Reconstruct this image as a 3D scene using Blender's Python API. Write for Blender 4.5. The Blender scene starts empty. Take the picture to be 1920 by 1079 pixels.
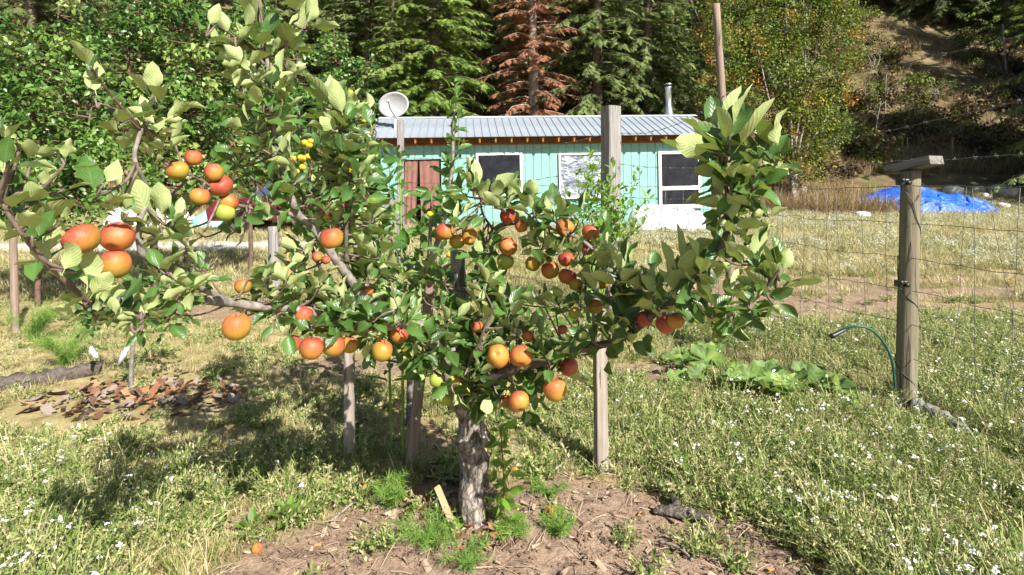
import bpy, math, random
import numpy as np
from mathutils import Vector, Matrix

# ------------------------------------------------------------------ camera, sky, sun, exposure
sc = bpy.context.scene
C = sc.collection
FPX, CX, HY, CZ = 1050.0, 960.0, 350.0, 1.45      # focal length and horizon in photo pixels, eye height in metres
cam_d = bpy.data.cameras.new('camera')
cam_d.sensor_width = 36.0
cam_d.lens = FPX / 1920 * 36.0
cam_d.shift_y = -(539.5 - HY) / 1920
cam_d.clip_start = 0.05
cam_d.clip_end = 400
cam = bpy.data.objects.new('camera', cam_d)
cam.location = (0, 0, CZ)
cam.rotation_euler = (math.pi / 2, 0, 0)
C.objects.link(cam)
sc.camera = cam

SUN_EL, SUN_AZ = math.radians(40), math.radians(36)     # azimuth: to the right of straight behind the camera
to_sun = Vector((math.sin(SUN_AZ) * math.cos(SUN_EL), -math.cos(SUN_AZ) * math.cos(SUN_EL), math.sin(SUN_EL)))
w = bpy.data.worlds.new('World')
sc.world = w
w.use_nodes = True
wn = w.node_tree
sky = wn.nodes.new('ShaderNodeTexSky')
sky.sky_type = 'NISHITA'
sky.sun_disc = False
sky.sun_elevation = SUN_EL
sky.sun_rotation = math.pi - SUN_AZ
sky.air_density = 1.0
sky.dust_density = 1.2
bgn = wn.nodes['Background']
wn.links.new(sky.outputs[0], bgn.inputs[0])
bgn.inputs[1].default_value = 0.062
sd = bpy.data.lights.new('sun', 'SUN')
sd.energy = 5.0
sd.angle = math.radians(0.53)
sd.color = (1.0, 0.955, 0.88)
so = bpy.data.objects.new('sun', sd)
so.rotation_euler = (-to_sun).to_track_quat('-Z', 'Y').to_euler()
so.location = (4, -6, 8)
C.objects.link(so)
vs = sc.view_settings
vs.view_transform = 'Standard'
vs.look = 'None'
vs.exposure = 1.2
vs.gamma = 1.0
try:
    sc.cycles.max_bounces = 4
    sc.cycles.diffuse_bounces = 2
    sc.cycles.transmission_bounces = 2
    sc.cycles.use_adaptive_sampling = True
    sc.cycles.adaptive_threshold = 0.03
    sc.cycles.transparent_max_bounces = 6
    sc.cycles.use_denoising = True
except Exception:
    pass

# ------------------------------------------------------------------ helpers
rng = np.random.default_rng(11)
random.seed(5)
U = lambda a, b, n=None: rng.uniform(a, b, n)

def nz(v):
    v = np.asarray(v, float)
    return v / np.maximum(np.linalg.norm(v, axis=-1, keepdims=True), 1e-9)

def P(px, py, d):
    """photo pixel at depth d (metres in front of the camera) -> world point"""
    return np.array([(px - CX) / FPX * d, d, CZ + (HY - py) / FPX * d])

_lat = rng.random((256, 256))
def vnoise(x, y, s=0):
    x = np.asarray(x, float) + s * 17.3; y = np.asarray(y, float) + s * 9.7
    xi = np.floor(x).astype(int); yi = np.floor(y).astype(int)
    fx = x - xi; fy = y - yi
    fx = fx * fx * (3 - 2 * fx); fy = fy * fy * (3 - 2 * fy)
    g = lambda a, b: _lat[a % 256, b % 256]
    return (g(xi, yi) * (1 - fx) + g(xi + 1, yi) * fx) * (1 - fy) + (g(xi, yi + 1) * (1 - fx) + g(xi + 1, yi + 1) * fx) * fy
def fbm(x, y, s=0, o=4):
    t, a, f = 0, .5, 1.0
    for k in range(o):
        t = t + a * vnoise(np.asarray(x) * f, np.asarray(y) * f, s + k * 3); a *= .5; f *= 2.03
    return t
def sstep(a, b, x):
    t = np.clip((np.asarray(x, float) - a) / (b - a), 0, 1)
    return t * t * (3 - 2 * t)

_yy = np.linspace(-60, 220, 2801)
_hh = np.interp(_yy, [-60, 6, 22, 27, 32, 120, 220], [0, 0, .38, 1.9, 4.6, 62, 125])
_k = np.ones(31) / 31
_hh = np.convolve(np.pad(_hh, 15, 'edge'), _k, 'valid')
def soil_mask(x, y):
    n = fbm(x * 2.3, y * 2.3, 3) - .5
    e = np.sqrt(((x - .0) / 1.32) ** 2 + ((y - 2.12) / .70) ** 2) + n * .7
    m = 1 - sstep(.75, 1.08, e)
    for (cx, cy, rx, ry, k) in ((-1.25, 4.5, .75, .3, .9), (1.05, 4.3, .5, .3, 1), (-3.2, 6.3, 1.5, .5, .8), (-.4, 3.2, .5, .3, .5)):
        e = np.sqrt(((x - cx) / rx) ** 2 + ((y - cy) / ry) ** 2) + n * .8
        m = np.maximum(m, k * (1 - sstep(.6, 1.1, e)))
    tr = np.exp(-((y - 7.3 - .1 * (x - 4)) / 1.35) ** 4) * sstep(1.4, 2.6, x) * sstep(.20, .42, fbm(x * .9, y * 2.2, 8) + .06)
    return np.clip(np.maximum(m, tr * .95), 0, 1)
def H(x, y):
    x = np.asarray(x, float); y = np.asarray(y, float)
    h = np.interp(y + .25 * np.maximum(0, -x - 6) * 0, _yy, _hh)
    far = sstep(24, 40, y)
    h = h + .05 * (fbm(x * .8, y * .8, 1) - .5) * sstep(2.5, 4, np.hypot(x, y - 2.3) + .8) + far * 3.2 * (fbm(x * .11, y * .11, 2) - .5)
    return h
def Hd(x, y):
    """ground with its clods"""
    s = soil_mask(x, y)
    near = 1 - sstep(7, 12, y)
    return H(x, y) + near * ((.034 * (fbm(x * 9, y * 9, 5) - .45) + .020 * (vnoise(x * 31, y * 31, 6) - .5)) * (.35 + s) + .03 * np.exp(-((x - 0) ** 2 + (y - 2.36) ** 2) / .12))
def G(px, py):
    """photo pixel -> point on the ground"""
    d = np.linspace(1.2, 110, 20000)
    x = (px - CX) / FPX * d; z = CZ + (HY - py) / FPX * d
    i = int(np.argmax(z <= H(x, d)))
    return np.array([x[i], d[i], H(x[i], d[i])])
def onground(x, y, dz=0.0):
    return np.array([x, y, float(H(x, y)) + dz])

def mk(name, V, F, mats, parent=None, uv=None, smooth=True, tint=None, mi=None, loc=None):
    """one mesh object; F is an index array or a list of them, mi one material index (array) per entry"""
    V = np.asarray(V, np.float32)
    if not isinstance(F, list):
        F = [F]
    F = [np.asarray(f, np.int32) for f in F]
    if loc is not None:
        V = V - np.asarray(loc, np.float32)
    me = bpy.data.meshes.new(name)
    me.vertices.add(len(V)); me.vertices.foreach_set('co', V.ravel())
    tot = np.concatenate([np.full(len(f), f.shape[1], np.int32) for f in F])
    li = np.concatenate([f.ravel() for f in F])
    me.loops.add(len(li)); me.loops.foreach_set('vertex_index', li)
    me.polygons.add(len(tot))
    st = np.zeros(len(tot), np.int32); st[1:] = np.cumsum(tot)[:-1]
    me.polygons.foreach_set('loop_start', st); me.polygons.foreach_set('loop_total', tot)
    me.polygons.foreach_set('use_smooth', np.full(len(tot), bool(smooth)))
    for m in (mats if isinstance(mats, (list, tuple)) else [mats]):
        me.materials.append(m)
    if mi is not None:
        a = np.concatenate([np.full(len(f), m, np.int32) if np.isscalar(m) else np.asarray(m, np.int32) for f, m in zip(F, mi)])
        me.polygons.foreach_set('material_index', a)
    if uv is not None:
        l = me.uv_layers.new(name='UVMap')
        l.data.foreach_set('uv', np.asarray(uv, np.float32)[li].ravel())
    if tint is not None:
        at = me.attributes.new('tint', 'FLOAT', 'POINT')
        at.data.foreach_set('value', np.asarray(tint, np.float32))
    me.update(); me.validate()
    return put(name, me, parent, loc)
def put(name, me, parent=None, loc=None):
    o = bpy.data.objects.new(name, me)
    C.objects.link(o)
    if parent is not None:
        o.parent = parent
    if loc is not None:
        o.location = Vector([float(v) for v in loc]) - (parent.location if parent is not None else Vector())
    return o
def tag(o, label=None, cat=None, group=None, kind=None):
    if label: o['label'] = label
    if cat: o['category'] = cat
    if group: o['group'] = group
    if kind: o['kind'] = kind
    return o
def empty(name, loc, label, cat, group=None):
    o = bpy.data.objects.new(name, None)
    o.empty_display_size = .1
    C.objects.link(o)
    o.location = [float(v) for v in loc]
    return tag(o, label, cat, group)

def tube(pts, rad, k=8, rough=0.0, seed=0, close=True, vlen=True):
    """tapering tube along a polyline: V, F(quads), uv"""
    pts = np.asarray(pts, float); n = len(pts)
    rad = np.broadcast_to(np.asarray(rad, float), (n,)).copy()
    T = nz(np.gradient(pts, axis=0))
    ref = np.array([0, 0, 1.]) if abs(T[0][2]) < .9 else np.array([1., 0, 0])
    Nn = []; a = nz(np.cross(T[0], ref))
    for i in range(n):
        a = nz(a - T[i] * np.dot(a, T[i])); Nn.append(a)
    Nn = np.array(Nn); B = np.cross(T, Nn)
    th = np.linspace(0, 2 * np.pi, k, endpoint=False)
    r = rad[:, None] * (1 + (rough * (np.random.default_rng(seed).random((n, k)) - .5) * 2 if rough else 0))
    V = pts[:, None] + Nn[:, None] * (np.cos(th)[None, :, None] * r[..., None]) + B[:, None] * (np.sin(th)[None, :, None] * r[..., None])
    V = V.reshape(-1, 3)
    i, j = np.meshgrid(np.arange(n - 1), np.arange(k), indexing='ij')
    q = np.stack([i * k + j, i * k + (j + 1) % k, (i + 1) * k + (j + 1) % k, (i + 1) * k + j], -1).reshape(-1, 4)
    s = np.concatenate([[0], np.cumsum(np.linalg.norm(np.diff(pts, axis=0), axis=1))])
    uv = np.stack([np.tile(np.arange(k) / k, n), np.repeat(s, k)], -1)
    if close:
        V = np.concatenate([V, pts[:1], pts[-1:]]); b = n * k
        j = np.arange(k)
        t0 = np.stack([(j + 1) % k, j, np.full(k, b), np.full(k, b)], -1)
        t1 = np.stack([(n - 1) * k + j, (n - 1) * k + (j + 1) % k, np.full(k, b + 1), np.full(k, b + 1)], -1)
        uv = np.concatenate([uv, [[.5, 0], [.5, s[-1]]]])
        return V, [q, t0[:, :3], t1[:, :3]], uv
    return V, [q], uv
def spline(pts, m=6):
    """Catmull-Rom through the points (any columns)"""
    p = np.asarray(pts, float)
    p = np.concatenate([[2 * p[0] - p[1]], p, [2 * p[-1] - p[-2]]])
    out = []
    for i in range(1, len(p) - 2):
        t = np.linspace(0, 1, m, endpoint=False)[:, None]
        out.append(.5 * ((2 * p[i]) + (p[i + 1] - p[i - 1]) * t + (2 * p[i - 1] - 5 * p[i] + 4 * p[i + 1] - p[i + 2]) * t ** 2 + (3 * p[i] - p[i - 1] - 3 * p[i + 1] + p[i + 2]) * t ** 3))
    return np.concatenate(out + [p[-2:-1]])
def join(parts):
    """[(V, [F..], uv)] -> one V, F list, uv"""
    Vs, Us, Fd, b = [], [], {}, 0
    for V, F, uv in parts:
        Vs.append(V); Us.append(uv)
        for f in (F if isinstance(F, list) else [F]):
            Fd.setdefault(f.shape[1], []).append(f + b)
        b += len(V)
    return np.concatenate(Vs), [np.concatenate(f) for f in Fd.values()], np.concatenate(Us)
def box(c, s, M=None):
    c = np.asarray(c, float); s = np.asarray(s, float) / 2
    v = np.array([[x, y, z] for x in (-1, 1) for y in (-1, 1) for z in (-1, 1)], float) * s
    if M is not None:
        v = v @ np.asarray(M).T
    f = np.array([[0, 1, 3, 2], [4, 6, 7, 5], [0, 4, 5, 1], [2, 3, 7, 6], [0, 2, 6, 4], [1, 5, 7, 3]])
    return v + c, [f], np.zeros((8, 2))
def boxo(name, c, s, m, parent=None, M=None, bev=0.0, loc=None):
    V, F, uv = box(c, s, M)
    o = mk(name, V, F, m, parent, smooth=False, loc=loc)
    if bev:
        b = o.modifiers.new('bevel', 'BEVEL'); b.width = bev; b.segments = 2
    return o
def rotz(a):
    return np.array([[math.cos(a), -math.sin(a), 0], [math.sin(a), math.cos(a), 0], [0, 0, 1.]])
def frames(Y, Zref):
    Y = nz(Y); Z = Zref - Y * np.sum(Y * Zref, -1, keepdims=True)
    Z = nz(Z); X = np.cross(Y, Z)
    return np.stack([X, Y, Z], -1)           # columns are the axes
def stamp(tpl, M, T, S):
    """many copies of a template in one set of arrays"""
    V, F, uv = tpl
    n = len(T)
    S = np.asarray(S, float).reshape(n, 1, -1)
    W = np.einsum('nij,nkj->nki', M, V[None] * S) + T[:, None]
    F = [(f[None] + (np.arange(n) * len(V))[:, None, None]).reshape(-1, f.shape[1]) for f in F]
    return W.reshape(-1, 3), F, np.tile(uv, (n, 1))
def rdir(n):
    return nz(rng.normal(size=(n, 3)))

# ------------------------------------------------------------------ material helpers
class NT:
    def __init__(s, name):
        s.m = bpy.data.materials.new(name); s.m.use_nodes = True
        s.t = s.m.node_tree; s.b = s.t.nodes['Principled BSDF']; s.out = s.t.nodes['Material Output']
    def n(s, typ, **kw):
        nd = s.t.nodes.new('ShaderNode' + typ)
        ins = kw.pop('i', {})
        for k, v in kw.items():
            setattr(nd, k, v)
        for k, v in ins.items():
            s.set(nd.inputs[k], v)
        return nd
    def set(s, sock, v):
        if isinstance(v, bpy.types.NodeSocket):
            s.t.links.new(v, sock)
        elif isinstance(v, (tuple, list)) and len(v) == 3 and sock.type == 'RGBA':
            sock.default_value = (*v, 1)
        else:
            sock.default_value = v
    def noise(s, scale, detail=4, vec=None, rough=.55, dist=0):
        nd = s.n('TexNoise', i={'Scale': scale, 'Detail': detail, 'Roughness': rough, 'Distortion': dist})
        if vec is not None: s.set(nd.inputs['Vector'], vec)
        return nd.outputs['Fac']
    def ramp(s, fac, stops):
        nd = s.n('ValToRGB', i={'Fac': fac})
        e = nd.color_ramp.elements
        while len(e) < len(stops): e.new(.5)
        for el, (p, c) in zip(e, stops):
            el.position = p; el.color = (*c, 1) if len(c) == 3 else c
        return nd.outputs[0]
    def mix(s, f, a, b, bt='MIX'):
        nd = s.n('Mix', data_type='RGBA', blend_type=bt)
        s.set(nd.inputs[0], f); s.set(nd.inputs[6], a); s.set(nd.inputs[7], b)
        return nd.outputs[2]
    def math(s, op, a, b=0.0, c=0.0):
        nd = s.n('Math', operation=op)
        s.set(nd.inputs[0], a); s.set(nd.inputs[1], b); s.set(nd.inputs[2], c)
        return nd.outputs[0]
    def vmap(s, coord, scale):
        nd = s.n('Mapping'); s.set(nd.inputs['Vector'], coord); nd.inputs['Scale'].default_value = scale
        return nd.outputs[0]
    def bump(s, h, strength=.3, dist=.02):
        nd = s.n('Bump', i={'Height': h, 'Strength': strength, 'Distance': dist})
        s.set(s.b.inputs['Normal'], nd.outputs[0]); return nd.outputs[0]
    def co(s, which='Object'):
        return s.n('TexCoord').outputs[which]
    def attr(s, name='tint'):
        return s.n('Attribute', attribute_name=name).outputs['Fac']
    def fin(s, color=None, rough=None, spec=None, metal=None):
        if color is not None: s.set(s.b.inputs['Base Color'], color)
        if rough is not None: s.set(s.b.inputs['Roughness'], rough)
        if spec is not None: s.set(s.b.inputs['Specular IOR Level'], spec)
        if metal is not None: s.set(s.b.inputs['Metallic'], metal)
        return s.m
    def translucent(s, fac, col):
        tr = s.n('BsdfTranslucent'); s.set(tr.inputs[0], col)
        mx = s.n('MixShader'); s.set(mx.inputs[0], fac)
        s.t.links.new(s.b.outputs[0], mx.inputs[1]); s.t.links.new(tr.outputs[0], mx.inputs[2])
        s.t.links.new(mx.outputs[0], s.out.inputs[0])

def m_plain(name, c1, c2, scale=8, rough=.7, bump=0.0, spec=.4, metal=0, detail=5, stretch=(1, 1, 1)):
    t = NT(name)
    f = t.noise(scale, detail, t.vmap(t.co(), stretch))
    if bump: t.bump(f, bump, .01)
    return t.fin(t.ramp(f, [(.3, c1), (.7, c2)]), rough, spec, metal)
def m_wood(name, c1, c2, c3, along='Z', rough=.85):
    t = NT(name)
    st = {'Z': (30, 30, 1.6), 'X': (1.6, 30, 30), 'Y': (30, 1.6, 30)}[along]
    v = t.vmap(t.co(), st)
    g = t.noise(1.6, 6, v, .6, .4)
    s = t.noise(2.2, 3, t.co())
    cracks = t.math('LESS_THAN', t.noise(1.1, 2, v, .5, .6), .36)
    col = t.ramp(g, [(.25, c1), (.5, c2), (.75, c3)])
    col = t.mix(t.math('MULTIPLY', s, .55), col, c1, 'MIX')
    col = t.mix(t.math('MULTIPLY', cracks, .65), col, tuple(a * .25 for a in c1))
    t.bump(t.math('SUBTRACT', g, t.math('MULTIPLY', cracks, .6)), .6, .006)
    return t.fin(col, rough, .25)
def m_bark(name, c1, c2, c3, scale=14, bump=.9):
    t = NT(name)
    v = t.vmap(t.co(), (1, 1, .45))
    a = t.noise(scale, 8, v, .65, .5); b = t.noise(scale * .25, 3, t.co())
    vo = t.n('TexVoronoi', feature='DISTANCE_TO_EDGE', i={'Vector': v, 'Scale': scale * 1.4}).outputs['Distance']
    h = t.math('ADD', a, t.math('MULTIPLY', vo, .8))
    t.bump(h, bump, .008)
    col = t.ramp(a, [(.38, c1), (.5, c2), (.66, c3)])
    col = t.mix(t.ramp(vo, [(.0, (.75, .75, .75)), (.09, (0, 0, 0))]), col, tuple(c * .5 for c in c1))
    return t.fin(t.mix(t.math('MULTIPLY', b, .4), col, c1), .9, .2)
def m_leaf(name, top, under, trans, tf=.28, rough=.42, veins=True, var=.5, yellow=(.30, .26, .03), ysp=.06):
    t = NT(name)
    uv = t.n('SeparateXYZ', i={0: t.co('UV')})
    geo = t.n('NewGeometry')
    rnd = t.n('ObjectInfo').outputs['Random']
    pos = geo.outputs['Position']
    n1 = t.noise(9.0, 1, pos); n2 = t.noise(60.0, 1, pos)
    tp = t.mix(t.ramp(n1, [(.35, (0, 0, 0)), (.65, (1, 1, 1))]), tuple(c * (1 - var) for c in top), tuple(c * (1 + var) for c in top))
    tp = t.mix(t.math('MULTIPLY', rnd, .35), tp, tuple(c * 1.45 for c in top))
    un = t.mix(n2, tuple(c * .86 for c in under), tuple(c * 1.1 for c in under))
    au = t.math('ABSOLUTE', t.math('SUBTRACT', uv.outputs[0], .5))
    if veins:
        ph = t.math('SUBTRACT', uv.outputs[1], t.math('MULTIPLY', au, .75))
        sv = t.math('SINE', t.math('MULTIPLY', ph, 50.0))
        sv = t.math('GREATER_THAN', sv, .93)
        rib = t.math('LESS_THAN', au, .022)
        vn = t.math('MAXIMUM', t.math('MULTIPLY', sv, .4), rib)
        tp = t.mix(t.math('MULTIPLY', vn, .30), tp, tuple(c * 1.6 + .06 for c in top))
        un = t.mix(t.math('MULTIPLY', vn, .28), un, tuple(min(1, c * 1.35 + .05) for c in under))
        hs = t.math('ABSOLUTE', t.math('SINE', t.math('MULTIPLY', ph, 25.0)))
        t.bump(t.math('ADD', t.math('MULTIPLY', n2, .6), hs), .22, .003)
    bl = t.math('GREATER_THAN', n1, .5 + .26 - ysp)
    bl2 = t.math('MULTIPLY', bl, t.ramp(n2, [(.45, (0, 0, 0)), (.6, (1, 1, 1))]))
    tp = t.mix(t.math('MULTIPLY', bl2, .7), tp, yellow)
    col = t.mix(geo.outputs['Backfacing'], tp, un)
    r = t.math('ADD', rough, t.math('MULTIPLY', geo.outputs['Backfacing'], .3))
    t.fin(col, r, .45)
    t.translucent(tf, trans)
    return t.m
def m_tint(name, stops, tf=.25, rough=.6, rv=.25, spec=.25):
    t = NT(name)
    rnd = t.n('ObjectInfo').outputs['Random']
    f = t.math('ADD', t.attr(), t.math('MULTIPLY', t.math('SUBTRACT', rnd, .5), rv))
    col = t.ramp(f, stops)
    t.fin(col, rough, spec)
    if tf: t.translucent(tf, col)
    return t.m

# ------------------------------------------------------------------ geometry-node scattering for what cannot be counted
def protos(name, objs_data):
    col = bpy.data.collections.new(name)
    for k, me in enumerate(objs_data):
        o = bpy.data.objects.new('%s_%02d' % (name, k), me); col.objects.link(o)
    return col
def scatter(name, pts, rot, scl, idx, col, label, cat):
    me = bpy.data.meshes.new(name)
    n = len(pts)
    me.vertices.add(n); me.vertices.foreach_set('co', np.asarray(pts, np.float32).ravel())
    a = me.attributes.new('rot', 'FLOAT_VECTOR', 'POINT'); a.data.foreach_set('vector', np.asarray(rot, np.float32).ravel())
    a = me.attributes.new('scl', 'FLOAT_VECTOR', 'POINT'); a.data.foreach_set('vector', np.repeat(np.asarray(scl, np.float32), 3))
    a = me.attributes.new('idx', 'INT', 'POINT'); a.data.foreach_set('value', np.asarray(idx, np.int32))
    o = put(name, me)
    ng = bpy.data.node_groups.new(name + '_nodes', 'GeometryNodeTree')
    ng.interface.new_socket('Geometry', in_out='INPUT', socket_type='NodeSocketGeometry')
    ng.interface.new_socket('Geometry', in_out='OUTPUT', socket_type='NodeSocketGeometry')
    N = ng.nodes; L = ng.links
    gi = N.new('NodeGroupInput'); go = N.new('NodeGroupOutput')
    ip = N.new('GeometryNodeInstanceOnPoints'); ci = N.new('GeometryNodeCollectionInfo')
    ci.inputs['Collection'].default_value = col
    ci.inputs['Separate Children'].default_value = True
    ci.inputs['Reset Children'].default_value = True
    ip.inputs['Pick Instance'].default_value = True
    def na(nm, dt):
        nd = N.new('GeometryNodeInputNamedAttribute'); nd.data_type = dt; nd.inputs['Name'].default_value = nm
        return nd.outputs['Attribute']
    L.new(gi.outputs[0], ip.inputs['Points']); L.new(ci.outputs[0], ip.inputs['Instance'])
    L.new(na('idx', 'INT'), ip.inputs['Instance Index'])
    L.new(na('rot', 'FLOAT_VECTOR'), ip.inputs['Rotation'])
    L.new(na('scl', 'FLOAT_VECTOR'), ip.inputs['Scale'])
    L.new(ip.outputs[0], go.inputs[0])
    md = o.modifiers.new('scatter', 'NODES'); md.node_group = ng
    return tag(o, label, cat, kind='stuff')
def pmesh(name, V, F, mats, uv=None, tint=None, mi=None, smooth=True):
    o = mk(name, V, F, mats, None, uv, smooth, tint, mi)
    me = o.data
    bpy.data.objects.remove(o)
    return me
# ------------------------------------------------------------------ materials
M_APPLELEAF = m_leaf('apple_leaf', (.054, .116, .024), (.37, .44, .18), (.24, .36, .04), .18, .34)
M_PEARLEAF = m_leaf('pear_leaf', (.055, .135, .022), (.16, .25, .07), (.26, .42, .05), .30, .34, ysp=.10)
M_BRIGHTLEAF = m_leaf('bright_leaf', (.12, .24, .03), (.20, .32, .07), (.38, .55, .06), .38, .45)
M_HERBLEAF = m_leaf('herb_leaf', (.050, .120, .025), (.14, .23, .07), (.25, .42, .06), .28, .45)
M_SQUASH = m_leaf('squash_leaf', (.12, .20, .045), (.18, .26, .09), (.30, .42, .07), .28, .6, ysp=.12)
M_BARK = m_bark('apple_bark', (.060, .048, .040), (.27, .23, .195), (.50, .455, .41), 26, 1.0)
M_TWIG = m_plain('twig_bark', (.075, .045, .035), (.20, .145, .12), 60, .6)
M_TWIGG = m_plain('grey_limb_bark', (.10, .085, .072), (.27, .235, .205), 40, .8, .5)
M_DARKTWIG = m_plain('dark_limb_bark', (.035, .028, .024), (.13, .10, .085), 45, .8, .4)
M_STAKE = m_wood('weathered_stake', (.16, .13, .105), (.30, .255, .21), (.42, .37, .32))
M_POSTG = m_wood('grey_post_wood', (.13, .12, .115), (.27, .25, .24), (.40, .375, .35))
M_POSTT = m_wood('treated_round_post', (.085, .065, .040), (.20, .175, .115), (.29, .265, .195))
M_POLE = m_wood('pole_wood', (.13, .085, .06), (.25, .185, .145), (.36, .29, .25))
M_BOARD = m_wood('cap_board_wood', (.09, .085, .08), (.19, .18, .17), (.33, .30, .27), 'X')
M_FRESH = m_wood('rafter_wood', (.28, .11, .035), (.42, .19, .07), (.52, .27, .12), 'Y', .7)
M_FASCIA = m_wood('fascia_wood', (.20, .075, .025), (.30, .12, .04), (.38, .17, .065), 'X', .7)
M_LATH = m_wood('lath_wood', (.30, .19, .10), (.45, .31, .18), (.55, .41, .27))
M_WIRE = m_plain('galvanised_wire', (.07, .07, .07), (.17, .17, .17), 90, .5, metal=.4)
M_BLACK = m_plain('black_plastic', (.012, .012, .012), (.03, .03, .03), 30, .4)
M_HOSE = m_plain('green_hose', (.012, .065, .05), (.025, .11, .08), 30, .45)
M_ROCK = m_plain('pale_rock', (.34, .33, .31), (.62, .60, .57), 6, .9, .7)
M_STEM = m_plain('green_stem', (.10, .20, .03), (.20, .32, .06), 30, .5)
M_REDSTEM = m_plain('red_stem', (.16, .06, .03), (.26, .12, .06), 30, .5)
M_CALYX = m_plain('calyx', (.02, .014, .008), (.10, .07, .03), 200, .9)
M_GRASS = m_tint('grass_blades', [(0, (.06, .10, .018)), (.3, (.18, .22, .05)), (.55, (.34, .33, .12)), (.78, (.50, .42, .22)), (1, (.64, .54, .34))], .3, .55)
M_DRYGRASS = m_tint('dry_grass', [(0, (.17, .115, .055)), (.5, (.33, .235, .115)), (1, (.50, .40, .235))], .3, .6)
M_WEED = m_tint('weed_green', [(0, (.050, .110, .018)), (.4, (.175, .25, .055)), (.7, (.36, .38, .15)), (1, (.56, .49, .28))], .3, .6)
M_PETAL = m_plain('white_petals', (.70, .70, .64), (.84, .84, .78), 30, .8)
M_VIOLET = m_plain('violet_petals', (.30, .25, .55), (.45, .40, .72), 30, .8)
M_DEBRIS = m_tint('soil_litter', [(0, (.065, .042, .028)), (.35, (.19, .125, .085)), (.65, (.33, .25, .175)), (.85, (.46, .36, .25)), (1, (.52, .25, .08))], 0, .9)

def m_apple(name, c_y, c_o, c_r, bias):
    t = NT(name)
    co = t.co('Object'); rnd = t.n('ObjectInfo').outputs['Random']
    s = t.n('SeparateXYZ', i={0: co})
    # blush on the shoulder and on one cheek, broken into streaks that run from stem to calyx
    ang = t.math('ARCTAN2', s.outputs[1], s.outputs[0])
    cmb = t.n('CombineXYZ', i={0: t.math('MULTIPLY', ang, 5.0), 1: t.math('MULTIPLY', s.outputs[2], 14.0), 2: t.math('MULTIPLY', rnd, 30.0)}).outputs[0]
    streak = t.noise(2.2, 4, cmb, .6)
    blot = t.noise(26, 3, co)
    side = t.math('ADD', t.math('MULTIPLY', s.outputs[2], 11.0), t.math('ADD', t.math('MULTIPLY', s.outputs[0], 5.0), t.math('MULTIPLY', s.outputs[1], -4.0)))
    f = t.math('ADD', side, t.math('ADD', t.math('MULTIPLY', t.math('SUBTRACT', streak, .5), .55), t.math('MULTIPLY', t.math('SUBTRACT', blot, .5), .5)))
    f = t.math('ADD', f, t.math('ADD', bias, t.math('MULTIPLY', rnd, .25)))
    col = t.ramp(f, [(.05, c_y), (.38, c_o), (.78, c_r)])
    vo = t.n('TexVoronoi', i={'Vector': co, 'Scale': 190.0})
    dots = t.math('LESS_THAN', vo.outputs['Distance'], .14)
    col = t.mix(t.math('MULTIPLY', dots, .5), col, (.62, .46, .24))
    rus = t.ramp(t.noise(48, 5, co), [(.56, (0, 0, 0)), (.72, (1, 1, 1))])
    col = t.mix(t.math('MULTIPLY', rus, .7), col, (.24, .13, .05))
    t.bump(blot, .06, .004)
    t.fin(col, t.math('ADD', .42, t.math('MULTIPLY', blot, .25)), .38)
    t.b.inputs['Subsurface Weight'].default_value = .0
    return t.m
M_APPLE = m_apple('apple_skin_orange_red', (.30, .20, .030), (.42, .145, .032), (.30, .050, .028), .30)
M_APPLER = m_apple('apple_skin_red', (.36, .17, .03), (.38, .095, .034), (.28, .038, .026), .42)
M_APPLEY = m_apple('apple_skin_yellow', (.29, .215, .025), (.38, .19, .03), (.36, .10, .03), .20)
M_APPLEG = m_apple('apple_skin_green', (.26, .30, .045), (.36, .34, .05), (.45, .26, .05), -.05)
M_PLUM = m_plain('yellow_fruit_skin', (.58, .34, .02), (.70, .46, .03), 30, .4)

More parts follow.
